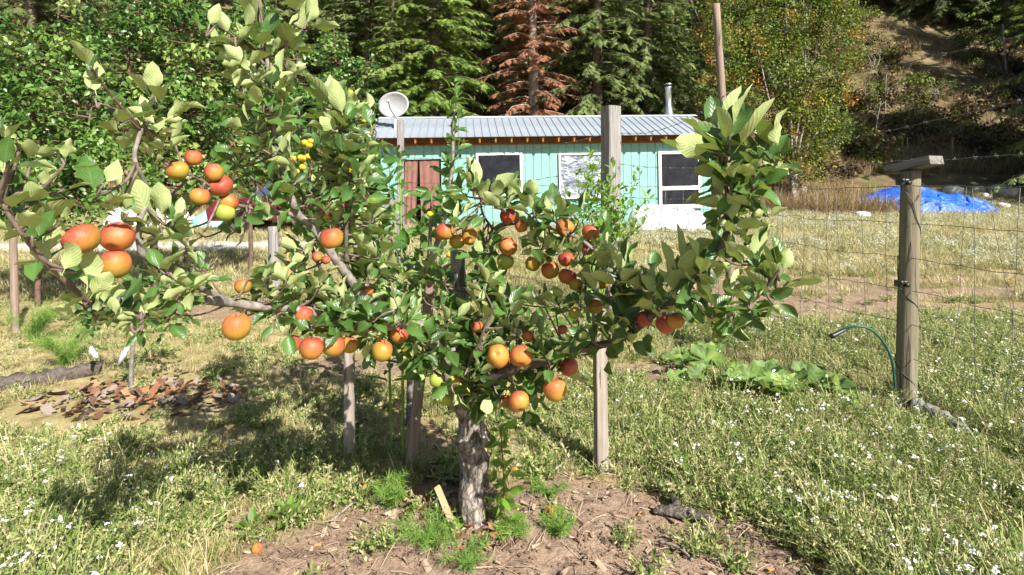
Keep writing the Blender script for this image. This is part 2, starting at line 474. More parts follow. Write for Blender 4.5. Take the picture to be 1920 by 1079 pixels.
# ------------------------------------------------------------------ the ground: one sheet from behind the camera up the wooded hill
def ground():
    xs = np.unique(np.concatenate([np.linspace(-160, -30, 22), np.linspace(-30, -4, 70), np.linspace(-4, 4.5, 290), np.linspace(4.5, 30, 70), np.linspace(30, 160, 22)]))
    ys = np.unique(np.concatenate([np.linspace(-40, 1.2, 16), np.linspace(1.2, 7.5, 230), np.linspace(7.5, 30, 110), np.linspace(30, 90, 70), np.linspace(90, 200, 14)]))
    X, Y = np.meshgrid(xs, ys, indexing='ij')
    Z = Hd(X, Y)
    nx, ny = X.shape
    V = np.stack([X, Y, Z], -1).reshape(-1, 3)
    i, j = np.meshgrid(np.arange(nx - 1), np.arange(ny - 1), indexing='ij')
    F = np.stack([i * ny + j, (i + 1) * ny + j, (i + 1) * ny + j + 1, i * ny + j + 1], -1).reshape(-1, 4)
    t = NT('ground_soil_and_thatch')
    pos = t.n('NewGeometry').outputs['Position']
    soil = t.attr('soil'); hill = t.attr('hill'); grav = t.attr('gravel')
    n1 = t.noise(7, 3, pos); n2 = t.noise(45, 4, pos, .65); n3 = t.noise(1.1, 3, pos); n4 = t.noise(160, 2, pos)
    csoil = t.ramp(n2, [(.28, (.085, .056, .038)), (.5, (.215, .148, .102)), (.72, (.34, .25, .18))])
    csoil = t.mix(t.ramp(n1, [(.35, (0, 0, 0)), (.7, (.6, .6, .6))]), csoil, (.27, .185, .13))
    csoil = t.mix(t.ramp(n4, [(.62, (0, 0, 0)), (.72, (.7, .7, .7))]), csoil, (.40, .31, .235))
    cth = t.ramp(n1, [(.3, (.22, .17, .075)), (.5, (.36, .28, .14)), (.7, (.50, .41, .24))])
    cth = t.mix(t.ramp(n2, [(.4, (0, 0, 0)), (.65, (.7, .7, .7))]), cth, (.20, .19, .06))
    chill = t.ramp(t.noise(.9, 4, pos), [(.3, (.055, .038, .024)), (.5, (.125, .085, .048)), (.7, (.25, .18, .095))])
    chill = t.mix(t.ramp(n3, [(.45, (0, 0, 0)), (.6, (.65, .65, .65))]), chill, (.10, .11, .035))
    cgr = t.ramp(n4, [(.3, (.36, .34, .31)), (.7, (.62, .60, .56))])
    col = t.mix(soil, cth, csoil)
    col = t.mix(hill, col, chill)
    col = t.mix(grav, col, cgr)
    t.bump(t.math('ADD', n2, t.math('MULTIPLY', n4, .6)), .8, .012)
    t.fin(col, .95, .15)
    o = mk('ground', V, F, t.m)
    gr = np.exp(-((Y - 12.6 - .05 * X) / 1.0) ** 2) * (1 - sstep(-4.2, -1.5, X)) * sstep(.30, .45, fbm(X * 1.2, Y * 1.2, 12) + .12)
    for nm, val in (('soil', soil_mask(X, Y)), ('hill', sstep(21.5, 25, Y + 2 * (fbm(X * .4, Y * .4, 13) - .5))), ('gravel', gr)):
        a = o.data.attributes.new(nm, 'FLOAT', 'POINT'); a.data.foreach_set('value', val.ravel().astype(np.float32))
    o['kind'] = 'structure'
    return o
ground()

# ------------------------------------------------------------------ the turquoise shed
def shed():
    x0, y0 = (716 - CX) / FPX * 16.0, 16.0
    W, D, PITCH = 9.77, 3.2, math.tan(math.radians(21))
    h = empty('shed', (x0, y0, .22), 'low turquoise board shed with grey metal roof and orange rafter tails', 'shed')
    h.rotation_euler = (0, -math.radians(1.1), math.radians(5))
    t = NT('turquoise_paint')
    f = t.noise(3, 5, t.vmap(t.co(), (6, 6, .8)))
    col = t.ramp(f, [(.3, (.175, .365, .32)), (.7, (.235, .435, .385))])
    col = t.mix(t.ramp(t.noise(14, 5, t.vmap(t.co(), (2, 2, .3))), [(.5, (0, 0, 0)), (.72, (.7, .7, .7))]), col, (.125, .27, .235))
    t.bump(t.noise(60, 4, t.vmap(t.co(), (4, 4, .4))), .15, .004)
    paint = t.fin(col, .62, .3)
    white = m_plain('white_window_paint', (.66, .66, .64), (.80, .80, .78), 12, .55)
    # metal roof
    t = NT('galvanised_roof')
    f = t.noise(1.1, 4, t.vmap(t.co(), (4, .6, 1))); g = t.noise(9, 5, t.co())
    c = t.ramp(f, [(.3, (.25, .285, .32)), (.7, (.36, .40, .44))])
    t.bump(g, .05, .01)
    roofm = t.fin(t.mix(t.math('MULTIPLY', g, .3), c, (.20, .23, .27)), .5, .4, .25)
    zt = 2.38                                                         # wall top under the rafters
    door = (.66, 1.68, 2.02)
    # front wall of upright boards, each a piece
    wall = mk('wall', *box((W / 2, D - .05, zt / 2), (W, .08, zt))[:2], paint, h, smooth=False)
    V, F, _ = box((.04, D / 2, zt / 2), (.08, D - .2, zt)); boxo('wall', (.04, D / 2, zt / 2 + .02), (.08, D - .22, zt), paint, h)
    boxo('wall', (W - .04, D / 2, zt / 2 + .02), (.08, D - .22, zt), paint, h)
    for gx in (.04, W - .04):                                          # gable triangles
        V = np.array([[gx + s, v, z] for s in (-.035, .035) for v, z in ((.02, zt - .02), (.02, zt + .27), (D - .02, zt + .27), (D - .02, zt - .02), (D / 2, zt + .30 + D / 2 * PITCH))])
        mk('gable', V, [np.array([[0, 1, 4], [0, 4, 3], [1, 2, 4], [9, 6, 5], [8, 9, 5], [9, 7, 6]])], paint, h, smooth=False)
    bw = .2442
    n = int(W / bw)
    meshes = {}
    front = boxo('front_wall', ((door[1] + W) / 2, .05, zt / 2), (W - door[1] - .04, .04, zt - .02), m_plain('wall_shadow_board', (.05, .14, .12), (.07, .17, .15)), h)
    for k in range(n):
        u0 = k * bw; um = u0 + bw / 2
        z0 = door[2] if door[0] - .1 < um < door[1] + .05 else 0.0
        key = z0
        if key not in meshes:
            V, F, _ = box((0, 0, (z0 + zt) / 2), (bw - .012, .026, zt - z0))
            o = mk('board', V, F, paint, front, smooth=False); meshes[key] = o.data
        else:
            o = put('board', meshes[key], front)
        o.location = (um, .013 + random.uniform(-.002, .002), random.uniform(-.006, .006))
    # rafters, fascia, roof
    eave_v, ridge_v = -.46, D / 2
    zroof = lambda v: zt + .36 + (v if v <= ridge_v else 2 * ridge_v - v) * PITCH
    a = math.atan(PITCH); ca, sa = math.cos(a), math.sin(a)
    MF = np.array([[1, 0, 0], [0, ca, -sa], [0, sa, ca]])
    MB = np.array([[1, 0, 0], [0, ca, sa], [0, -sa, ca]])
    ln = (ridge_v - eave_v) / ca
    V, F, _ = box((0, 0, 0), (.045, ln - .04, .13), MF)
    raf = None
    u = .12
    while u < W + .2:
        if raf is None:
            o = mk('rafter', V, F, M_FRESH, h, smooth=False); raf = o.data
        else:
            o = put('rafter', raf, h)
        vm = (eave_v + ridge_v) / 2
        o.location = (u, vm + .03, zroof(vm) - .092)
        u += .452
    boxo('fascia', (W / 2, .03, zt + .12), (W - .02, .03, .24), M_FASCIA, h)
    boxo('fascia', (W / 2, -.012, zt + .02), (W - .02, .03, .05), M_FASCIA, h)
    # roof sheet strips with a standing rib each
    roof = boxo('roof', (W / 2, (eave_v + ridge_v) / 2 + .02, zroof((eave_v + ridge_v) / 2) - .022), (W + .42, ln - .06, .010), m_plain('roof_deck', (.12, .06, .03), (.2, .1, .05)), h, MF)
    pw = .224
    m = int((W + .5) / pw)
    V1, F1, u1 = box((0, 0, 0), (pw - .003, ln + .02, .006), MF)
    rb = []
    for sgn in (-1,):
        V2, F2, u2 = box(np.array([sgn * (pw / 2 - .012), 0, 0]) + MF @ np.array([0, 0, .012]), (.022, ln + .018, .026), MF)
        rb.append((V2, F2, u2))
    PV, PF, _ = join([(V1, F1, u1)] + rb)
    strip = None
    for k in range(m):
        if strip is None:
            o = mk('roof_panel', PV, PF, roofm, roof, smooth=False); strip = o.data
        else:
            o = put('roof_panel', strip, roof)
        vm = (eave_v + ridge_v) / 2
        o.location = (-.22 + pw * (k + .5), vm - .01, zroof(vm) + .012)
    boxo('roof_panel', (W / 2, ridge_v + ln * ca / 2 - .01, zroof((eave_v + ridge_v) / 2) + .01), (W + .5, ln, .012), roofm, roof, MB)
    capm = m_plain('ridge_cap_metal', (.62, .64, .66), (.74, .76, .78), 10, .35, metal=.3)
    boxo('ridge_cap', (W / 2, ridge_v - .055, zroof(ridge_v - .055) + .045), (W + .5, .15, .012), capm, roof, MF)
    # windows
    glass = NT('dark_window_glass')
    fz = glass.noise(4, 5, glass.co())
    glass.bump(glass.noise(1.5, 2, glass.co()), .05, .02)
    glass = glass.fin(glass.ramp(fz, [(.3, (.006, .007, .010)), (.7, (.022, .024, .032))]), .22, .25)
    film = NT('plastic_film')
    wv = film.noise(3.2, 6, film.vmap(film.co(), (1, 1, 2.4)), .6, 1.6)
    film.bump(wv, 1.0, .12)
    film = film.fin(film.ramp(wv, [(.38, (.10, .125, .16)), (.52, (.26, .30, .35)), (.62, (.66, .70, .74))]), .22, .6)
    def window(u0, u1, z0, z1, m, fw, sash=None):
        uc, zc = (u0 + u1) / 2, (z0 + z1) / 2
        wn = boxo('window', (0, 0, 0), (u1 - u0 - .01, .02, z1 - z0 - .01), m, h)
        wn.location = (uc, -.022, zc)
        for (c, s) in (((0, -.02, (z1 - z0) / 2 - fw / 2), (u1 - u0, .05, fw)), ((0, -.02, -(z1 - z0) / 2 + fw / 2), (u1 - u0, .05, fw)),
                       ((-(u1 - u0) / 2 + fw / 2, -.018, 0), (fw, .046, z1 - z0 - 2 * fw)), (((u1 - u0) / 2 - fw / 2, -.018, 0), (fw, .046, z1 - z0 - 2 * fw))):
            boxo('frame', c, s, white, wn)
        if sash:
            boxo('sash_rail', (0, -.018, sash - zc), (u1 - u0 - 2 * fw - .004, .04, .12), white, wn)
        boxo('sill', (0, -.035, -(z1 - z0) / 2 - .018), (u1 - u0 + .04, .07, .03), white, wn)
        return wn
    window(2.72, 4.06, .92, 2.14, glass, .065)['label'] = 'dark window nearest the curtained doorway'
    window(5.14, 6.62, .80, 2.10, film, .05)['label'] = 'window covered in wrinkled clear plastic film'
    window(8.14, 9.44, .44, 2.12, glass, .085, 1.02)['label'] = 'dark window with a white rail across it'
    # doorway with two brown curtains
    cm = m_plain('brown_curtain', (.17, .075, .058), (.24, .115, .09), 5, .9)
    for (u0, u1, ux) in ((.70, 1.06, -.10), (1.10, 1.66, .02)):
        nu, nzz = 14, 10
        uu, zz = np.meshgrid(np.linspace(0, 1, nu), np.linspace(0, 1, nzz), indexing='ij')
        V = np.stack([u0 + (u1 - u0) * uu + ux * zz, .02 + .025 * np.sin(uu * 16) * (.3 + zz), door[2] - .02 - zz * 1.9], -1).reshape(-1, 3)
        i, j = np.meshgrid(np.arange(nu - 1), np.arange(nzz - 1), indexing='ij')
        mk('curtain', V, np.stack([i * nzz + j, (i + 1) * nzz + j, (i + 1) * nzz + j + 1, i * nzz + j + 1], -1).reshape(-1, 4), cm, h)
    boxo('door_lintel', ((door[0] + door[1]) / 2, -.02, door[2] - .01), (door[1] - door[0] + .1, .03, .05), paint, h)
    # stove pipe
    steel = m_plain('stainless_flue', (.42, .43, .44), (.60, .61, .62), 8, .28, metal=.85)
    pu, pv = (1273 - 716) / 619 * W + .35, 1.7
    zb = zroof(pv)
    prof = [(.16, -.1), (.16, .12), (.115, .36), (.10, .38), (.10, .98), (.12, .985), (.12, 1.02), (.085, 1.03), (.085, 1.08), (.125, 1.085), (.125, 1.13), (.03, 1.15)]
    V, F, uv = tube([(0, 0, z) for r, z in prof], [r for r, z in prof], 20)
    ch = mk('flue_pipe', V, F, steel, h); ch.location = (pu, pv, zb)
    V, F, uv = tube([(0, 0, 1.03), (0, 0, 1.05), (0, 0, 1.10), (0, 0, 1.14)], [.10, .128, .128, .06], 20)
    mk('flue_cap', V, F, M_BLACK, ch)
    return h, zroof
SHED, zroof = shed()

def dish():
    c = P(739, 197, 16.4)
    b = empty('satellite_dish', (c[0], c[1], c[2] - .55), 'pale grey oval satellite dish mounted on the shed roof', 'satellite dish')
    mw = m_plain('dish_grey', (.40, .40, .41), (.48, .48, .49), 10, .5)
    a, bb = .50, .37
    nr, nk = 7, 36
    V = [[0, 0, 0]]; 
    for i in range(1, nr + 1):
        r = i / nr
        for k in range(nk):
            th = 2 * math.pi * k / nk
            V.append([a * r * math.cos(th), -.10 * r * r, bb * r * math.sin(th)])
    V = np.array(V); V[:, 1] += .05
    F3 = np.array([[0, 1 + (k + 1) % nk, 1 + k] for k in range(nk)])
    F4 = np.array([[1 + (i - 1) * nk + k, 1 + (i - 1) * nk + (k + 1) % nk, 1 + i * nk + (k + 1) % nk, 1 + i * nk + k] for i in range(1, nr) for k in range(nk)])
    Mx = rotz(-.28) @ np.array([[1, 0, 0], [0, math.cos(.12), -math.sin(.12)], [0, math.sin(.12), math.cos(.12)]])
    Mx = Mx @ np.array([[math.cos(-.1), 0, math.sin(-.1)], [0, 1, 0], [-math.sin(-.1), 0, math.cos(-.1)]])
    o = mk('reflector', V @ Mx.T + c, [F3, F4], mw, b, loc=c)
    s = o.modifiers.new('thick', 'SOLIDIFY'); s.thickness = .012
    gm = m_plain('mount_metal', (.5, .5, .5), (.66, .66, .66), 10, .4, metal=.3)
    pts = [c + (.02, -.02, -.33), c + (-.06, -.30, -.14), c + (-.08, -.42, .05)]
    V, F, uv = tube(pts, .014, 6); mk('feed_arm', V, F, M_BLACK, b, loc=pts[0])
    V, F, uv = tube([c + (-.08, -.46, .03), c + (-.08, -.38, .07)], .04, 8); mk('feed_head', V, F, mw, b, loc=c)
    V, F, uv = tube([c + (.03, .12, -.15), c + (.03, .04, -.40), c + (.02, .0, -.95)], .035, 10); mk('mast', V, F, m_plain('white_mast', (.7, .7, .7), (.8, .8, .8)), b, loc=c)
    V, F, uv = tube([c + (.22, .15, -.62), c + (.5, -.05, -.86)], .016, 6); mk('brace', V, F, gm, b, loc=c)
dish()

def tarp(name, c, rx, ry, hgt, m, label, cat, seed, peaks, nx=120, ny=70):
    xs = np.linspace(-1, 1, nx); ys = np.linspace(-1, 1, ny)
    X, Y = np.meshgrid(xs, ys, indexing='ij')
    e = np.maximum(np.abs(X) ** 2.6 + np.abs(Y) ** 2.6, 0) + .5 * (fbm(X * 2 + seed, Y * 2, seed) - .5)
    z = np.zeros_like(X)
    for (px, py, ph, pr) in peaks:
        z = np.maximum(z, ph * np.clip(1 - np.hypot(X - px, (Y - py) * .8) / pr, 0, 1) ** .75)
    z = z * hgt * (1 - sstep(.6, 1.1, e))
    ridg = np.minimum(np.abs(fbm(X * 2.2 + seed * 3, Y * 2.6, seed + 2, 5) - .47), np.abs(fbm(X * 3.4 - seed, Y * 2.2 + X, seed + 4, 3) - .45) + .03)
    z += hgt * (.62 * (.16 - ridg) * (z > .05 * hgt) - .30 * np.exp(-(np.abs(fbm(X * 4.2 + Y * 1.5, Y * 3.1 - X, seed + 11, 3) - .45) / .02) ** 1.0) * (z > .1 * hgt) + .10 * (fbm(X * 9, Y * 9, seed + 5, 3) - .5) + .02)
    x = X * rx * (1 + .12 * (fbm(Y * 3, X * 3, seed + 7) - .5)) + c[0]; y = Y * ry * (1 + .1 * (fbm(Y * 3, X * 2, seed + 8) - .5)) + c[1]
    V = np.stack([x, y, H(x, y) + z + .01], -1).reshape(-1, 3)
    i, j = np.meshgrid(np.arange(nx - 1), np.arange(ny - 1), indexing='ij')
    F = np.stack([i * ny + j, (i + 1) * ny + j, (i + 1) * ny + j + 1, i * ny + j + 1], -1).reshape(-1, 4)
    em = .5 * (e.reshape(-1)[F].max(1)) * 2
    return tag(mk(name, V, F[em < 1.12], m, loc=(c[0], c[1], float(H(c[0], c[1])))), label, cat)
def m_tarp(name, c1, c2, rough=.45):
    t = NT(name)
    n = t.noise(2.5, 6, t.co(), .6, 1.2)
    t.bump(n, .9, .08)
    return t.fin(t.ramp(n, [(.3, c1), (.7, c2)]), rough, .5)
c = G(1765, 404)
tarp('blue_tarp', (c[0] - .1, c[1] + .9), 2.9, 1.3, 1.0, m_tarp('blue_tarp_sheet', (.005, .055, .32), (.012, .11, .47)), 'crumpled bright blue tarp over a heap in the field', 'tarp', 3,
     ((-.12, 0, 1.0, .95), (.55, .1, .66, .5), (-.6, 0, .55, .5)))
c = G(1258, 437)
tarp('white_tarp', (c[0], c[1] + .5), 1.15, .7, .74, m_tarp('white_sheet', (.44, .44, .45), (.56, .56, .56)), 'white sheeting bundle on the grass before the shed', 'tarp', 9,
     ((-.35, 0, 1.0, 1.1), (.45, 0, .95, 1.0)))
# ------------------------------------------------------------------ things parked behind the leaves at left
def car():
    c = np.array([-5.7, 15.2, float(H(-5.7, 15.2))])
    b = empty('parked_car', c, 'dark red car parked behind the apple leaves', 'car')
    b.rotation_euler = (0, 0, math.radians(6))
    red = m_plain('dark_red_car_paint', (.10, .010, .018), (.14, .014, .026), 4, .3, spec=.5)
    prof = [(-2.1, .35), (-2.15, .62), (-1.95, .86), (-1.15, .95), (-.62, 1.40), (.75, 1.44), (1.45, 1.0), (2.02, .92), (2.15, .6), (2.1, .35)]
    body = [(-2.1, .35), (-2.15, .62), (-1.95, .86), (-1.15, .95), (1.45, 1.0), (2.02, .92), (2.15, .6), (2.1, .35)]
    def slab(pr, hw0, hw1, zr):
        n = len(pr); V = []
        for s in (-1, 1):
            for x, z in pr:
                k = np.clip((z - .95) / .5, 0, 1); V.append((x, s * (hw0 + (hw1 - hw0) * k), z))
        i = np.arange(n); j = (i + 1) % n
        return np.array(V), [np.stack([i, j, j + n, i + n], -1)], [list(range(n))[::-1], [n + q for q in range(n)]]
    for nm, pr, m in (('body', body, red), ('cabin', [(-1.12, .955), (-.62, 1.38), (.75, 1.42), (1.42, 1.0)], m_plain('car_window_glass', (.02, .03, .06), (.05, .07, .12), 2, .1)), ('car_roof', [(-.66, 1.385), (-.6, 1.43), (.72, 1.47), (.8, 1.42)], red)):
        V, F, caps = slab(pr, .85, .66, 0)
        o = mk(nm, V, F + [np.array([c_]) for c_ in caps], m, b, smooth=False)
        bv = o.modifiers.new('bevel', 'BEVEL'); bv.width = .04; bv.segments = 2
    for x in (-1.35, 1.35):
        for y in (-.78, .78):
            V, F, uv = tube([(x, y - .1, .32), (x, y - .09, .32), (x, y + .09, .32), (x, y + .1, .32)], [.27, .32, .32, .27], 18); wl = mk('wheel', V, F, M_BLACK, b, smooth=False)
            V, F, uv = tube([(x, y - .115, .32), (x, y + .115, .32)], [.18, .18], 14); mk('rim', V, F, M_WIRE, wl, smooth=False)
    for y in (-.6, .6):
        boxo('headlight', (2.12, y, .68), (.06, .3, .13), m_plain('headlamp', (.6, .6, .6), (.75, .75, .75), 5, .2), b)
    for x in (-.55, .2):
        boxo('door_pillar', (x, -.76, 1.18), (.05, .03, .42), red, b)
car()
teal = m_tarp('faded_teal_sheet', (.22, .52, .48), (.34, .62, .57))
c = G(386, 432); tarp('teal_bundle', (c[0], c[1] + .3), .55, .4, .55, teal, 'faded teal sheet bundle behind the apple clusters', 'bundle', 21, ((0, 0, 1, 1.3),), 30, 20)
c = G(262, 432); tarp('white_bundle', (c[0], c[1] + .5), 1.3, .5, .75, m_tarp('dirty_white_sheet', (.62, .62, .60), (.74, .74, .72)), 'dirty white sheeting bundle half hidden by leaves', 'bundle', 25, ((0, 0, 1, 1.3), (-.6, 0, .8, .8)), 30, 20)
# weathered board screen beside the doorway
b = empty('board_screen', (-3.75, 15.2, .25), 'weathered grey board screen left of the shed doorway', 'screen')
for k in range(5):
    hh = .82 + .18 * random.random()
    o = boxo('plank', (0, 0, hh / 2), (.15, .03, hh), M_POSTG, b); o.location = (k * .162, random.uniform(-.01, .01), 0); o.rotation_euler = (0, random.uniform(-.02, .02), 0)
boxo('rail', (.33, .035, .5), (.8, .03, .08), M_POSTG, b)
# rocks near the tarp
def rock(px, py, r, label):
    g = G(px, py); d = g[1]; rr = r / FPX * d
    n = 5; 
    u, v = np.meshgrid(np.linspace(0, 2 * np.pi, 15)[:-1], np.linspace(-np.pi / 2, np.pi / 2, 9), indexing='ij')
    V = np.stack([np.cos(v) * np.cos(u), np.cos(v) * np.sin(u), np.sin(v) * .62], -1).reshape(-1, 3)
    V = V * (1 + .5 * (vnoise(V[:, 0] * 1.6 + px, V[:, 1] * 1.6 + V[:, 2] * 2, 4) - .5))[:, None]
    V = np.sign(V) * np.abs(V) ** .8 * rr
    i, j = np.meshgrid(np.arange(14), np.arange(8), indexing='ij')
    F = np.stack([i * 9 + j, ((i + 1) % 14) * 9 + j, ((i + 1) % 14) * 9 + j + 1, i * 9 + j + 1], -1).reshape(-1, 4)
    tag(mk('rock', V + g + (0, 0, rr * .35), F, M_ROCK, loc=g, smooth=True), label, 'rock', 'pale rocks in the field')
for a in ((1880, 368, 20, 'largest pale rock, behind the far end of the blue tarp'), (1832, 360, 11, 'small pale rock just left of the largest one'), (1848, 372, 9, 'tiny pale rock in front of the pair behind the tarp'),
          (1786, 364, 15, 'flat pale rock peeping over the middle of the blue tarp'), (1616, 411, 14, 'pale rock at the near left tip of the blue tarp'), (1880, 391, 10, 'small brownish rock at the far right tip of the blue tarp'), (1905, 335, 6, 'small white stone higher up the slope at the edge')):
    rock(*a)
# ------------------------------------------------------------------ posts, stakes, fence wire
def square_post(name, base, top, w_, m, label, cat, rot=0.0, group=None, topcut=0.0):
    base = np.asarray(base, float); top = np.asarray(top, float)
    n = 14
    pts = base + (top - base) * np.linspace(0, 1, n)[:, None]
    ax = nz(top - base)
    X = nz(np.cross([0, 1, 0], ax)); Y = np.cross(ax, X)
    c, s = math.cos(rot), math.sin(rot)
    A, B = X * c + Y * s, -X * s + Y * c
    r2 = np.random.default_rng(int(abs(base[0] * 997 + base[1] * 91)))
    ring = [(-1, -1), (-.86, -1), (.86, -1), (1, -.86), (1, .86), (.86, 1), (-.86, 1), (-1, .86), (-1, -.86)][1:]
    V = []
    for p in pts:
        j = r2.normal(0, w_ * .012, 2)
        for a, b in ring:
            q = p + A * (a * w_ / 2 + j[0]) + B * (b * w_ / 2 + j[1])
            V.append(q)
    k = len(ring); V = np.array(V)
    V[-k:] += ax * (topcut * (np.array([a for a, b in ring]) * .5 + r2.normal(0, .15, k)))[:, None]
    i, j = np.meshgrid(np.arange(n - 1), np.arange(k), indexing='ij')
    F = np.stack([i * k + j, i * k + (j + 1) % k, (i + 1) * k + (j + 1) % k, (i + 1) * k + j], -1).reshape(-1, 4)
    o = mk(name, V, [F, np.arange((n - 1) * k, n * k)[None], np.arange(k)[::-1][None]], m, loc=base, smooth=False)
    return tag(o, label, cat, group)
def round_post(name, pts, rad, m, label, cat, k=16, rough=.03, group=None):
    pts = spline(pts, 8) if len(pts) > 2 else np.asarray(pts[0]) + (np.asarray(pts[1]) - np.asarray(pts[0])) * np.linspace(0, 1, 14)[:, None]
    rr = np.interp(np.linspace(0, 1, len(pts)), np.linspace(0, 1, len(np.atleast_1d(rad))), np.atleast_1d(rad))
    V, F, uv = tube(pts, rr, k, rough, int(abs(pts[0][0]) * 100))
    return tag(mk(name, V, F, m, loc=pts[0]), label, cat, group)

def post_from_px(pxb, pyb, pxt, pyt, d=None):
    g = G(pxb, pyb) if d is None else P(pxb, pyb, d)
    t = P(pxt, pyt, g[1])
    g = g - nz(t - g) * .12
    return g, t
b_, t_ = post_from_px(655, 868, 655, 655)
square_post('stake', b_, t_ + (0, 0, .0), 17 / FPX * b_[1] * 1.05, M_STAKE, 'short square grey stake standing under the row of four low apples', 'stake', .12, 'weathered tree stakes', .006)
b_, t_ = post_from_px(768, 885, 808, 528)
square_post('stake', b_, t_, .050, M_POLE, 'leaning square stake just left of the gnarled trunk', 'stake', .25, 'weathered tree stakes', .006)
b_, t_ = post_from_px(1128, 888, 1123, 560)
square_post('stake', b_, t_, .058, M_STAKE, 'upright square stake below the right limb', 'stake', .2, 'weathered tree stakes', .006)
b_ = P(877, 800, 2.62); t_ = P(857, 472, 2.50)
round_post('stake', [np.array([b_[0], 2.66, -.1]), P(868, 640, 2.56), t_], [.036, .034, .032], M_POSTG, 'round cracked grey stake rising behind the trunk below three apples', 'stake', 12, .07, 'weathered tree stakes')
# big square gate post, tall pole, grey posts behind
g = np.array([(1146 - CX) / FPX * 6.1, 6.1, float(H(1.1, 6.1))])
square_post('gate_post', g - (0, 0, .2), P(1145, 200, 6.1), .165, M_POSTG, 'thick square grey post standing in front of the shed', 'post', .50)
g = np.array([(1374 - CX) / FPX * 5.5, 5.5, float(H(2.16, 5.5))]); t_ = P(1343, 8, 5.5)
round_post('fence_pole', [g - (0, 0, .2), (g + t_) / 2 + (.015, 0, 0), t_], [.046, .042, .034], M_POLE, 'tall thin weathered pole rising past the roof end', 'pole')
g = onground((752 - CX) / FPX * 8.2, 8.2)
square_post('fence_post', g - (0, 0, .2), P(751, 226, 8.2), .095, M_POSTG, 'slim grey post standing before the satellite dish', 'post', .1)
g = onground((516 - CX) / FPX * 7.2, 7.2)
round_post('fence_post', [g - (0, 0, .2), P(513, 425, 7.2)], [.075, .07], M_POSTG, 'short thick grey post beyond the left limbs', 'post')
g = onground((547 - CX) / FPX * 6.4, 6.4)
round_post('garden_cane', [g - (0, 0, .1), P(537, 435, 6.4)], [.022, .02], m_wood('orange_cane', (.36, .18, .06), (.50, .27, .10), (.58, .34, .15)), 'orange brown stick leaning beside the short grey post', 'stick', 8)
g = onground((30 - CX) / FPX * 5.6, 5.6)
round_post('fence_post', [g - (0, 0, .2), P(24, 430, 5.6)], [.036, .032], M_POLE, 'grey post at the far left behind the near shoot', 'post')

# the round corner post with its cap board, insulators and hose
pb = np.array([(1697 - CX) / FPX * 3.7, 3.7, float(H(2.6, 3.7))]); pt = P(1708, 322, 3.7)
fp = empty('corner_post', pb, 'round treated fence post with a grey board nailed across its top', 'post')
pts = (pb - (0, 0, .15)) + (pt - pb + (0, 0, .15)) * np.linspace(0, 1, 16)[:, None]
V, F, uv = tube(pts, np.linspace(.063, .056, 16), 24, .02, 4)
mk('post', V, F, M_POSTT, fp, loc=pb)
a = math.radians(-38)
bc = P(1711, 315, 3.7) + (0, 0, .016)
Mx = rotz(a) @ np.array([[math.cos(.06), 0, -math.sin(.06)], [0, 1, 0], [math.sin(.06), 0, math.cos(.06)]])
o = boxo('cap_board', (0, 0, 0), (.31, .13, .056), M_BOARD, fp, None, .004); o.location = Vector(bc) - fp.location; o.rotation_euler = (.0, -.19, math.radians(-70))
ph_ = np.linspace(0, 1, 90)
hx = np.array([pb + (pt - pb) * (.97 - .9 * t) + .0615 * np.array([math.cos(2.2 + t * 15.5 + .5 * math.sin(t * 21)), math.sin(2.2 + t * 15.5 + .5 * math.sin(t * 21)), 0]) for t in ph_])
V, F, uv = tube(hx, .0024, 5); mk('wrapped_wire', V, F, M_BLACK, fp, loc=pb)
for (px, py) in ((1692, 342), (1689, 532)):
    q = P(px, py, 3.63)
    ins = boxo('insulator', (0, 0, 0), (.062, .05, .042), M_BLACK, fp, None, .006); ins.location = Vector(q) - fp.location
    V, F, uv = tube([(-.02, -.025, .012), (-.02, -.045, .012)], [.014, .014], 10); mk('screw', V, F, M_BLACK, ins)
    V, F, uv = tube([(.018, -.025, -.004), (.018, -.045, -.004)], [.014, .014], 10); mk('screw', V, F, M_BLACK, ins)
hp = [P(1566, 628, 3.55), P(1580, 618, 3.53), P(1605, 612, 3.5), P(1632, 618, 3.5), P(1655, 640, 3.5), P(1671, 672, 3.5), P(1677, 710, 3.52), P(1678, 755, 3.55), P(1674, 790, 3.5)]
V, F, uv = tube(spline(hp, 8), .0080, 10)
hs = tag(mk('garden_hose', V, F, M_HOSE, loc=hp[4]), 'green garden hose arching beside the round fence post', 'hose')
V, F, uv = tube([hp[0] + (-.03, 0, -.012), hp[0] + (-.01, 0, -.005), hp[0], P(1592, 615, 3.52)], [.016, .018, .014, .011], 10); mk('hose_fitting', V, F, M_BLACK, hs, loc=hp[4])

# strand wires: barbed strands above, woven stock wire below
def strand(a, b, sag=.03, n=24):
    t = np.linspace(0, 1, n)[:, None]
    p = np.asarray(a) + (np.asarray(b) - np.asarray(a)) * t
    p[:, 2] -= (4 * sag * t * (1 - t))[:, 0]
    p += rng.normal(0, .0025, p.shape)
    return p
def barbed(pts_list, label, r=.0023, barb=.13):
    P_ = np.concatenate(pts_list)
    parts = [tube(P_, r, 5)]
    s = np.concatenate([[0], np.cumsum(np.linalg.norm(np.diff(P_, axis=0), axis=1))])
    for q in np.arange(.07, s[-1], barb):
        c = np.array([np.interp(q, s, P_[:, k]) for k in range(3)])
        for k in range(3):
            d = rdir(1)[0] * .017
            parts.append(tube([c - d, c + d], [r * .8, r * .35], 4))
        i = min(int(np.searchsorted(s, q)), len(P_) - 1)
        tdir = nz(P_[i] - P_[max(i - 1, 0)])
        parts.append(tube([c - tdir * .012, c + tdir * .012], r * 2.0, 5))
    V, F, uv = join(parts)
    return tag(mk('barbed_wire', V, F, M_WIRE, loc=P_[0]), label, 'wire', 'barbed strands of the garden fence')
poleC = lambda z: np.array([P(1372, 350, 5.45)[0] - (z - 1.4) * .03, 5.42, z])
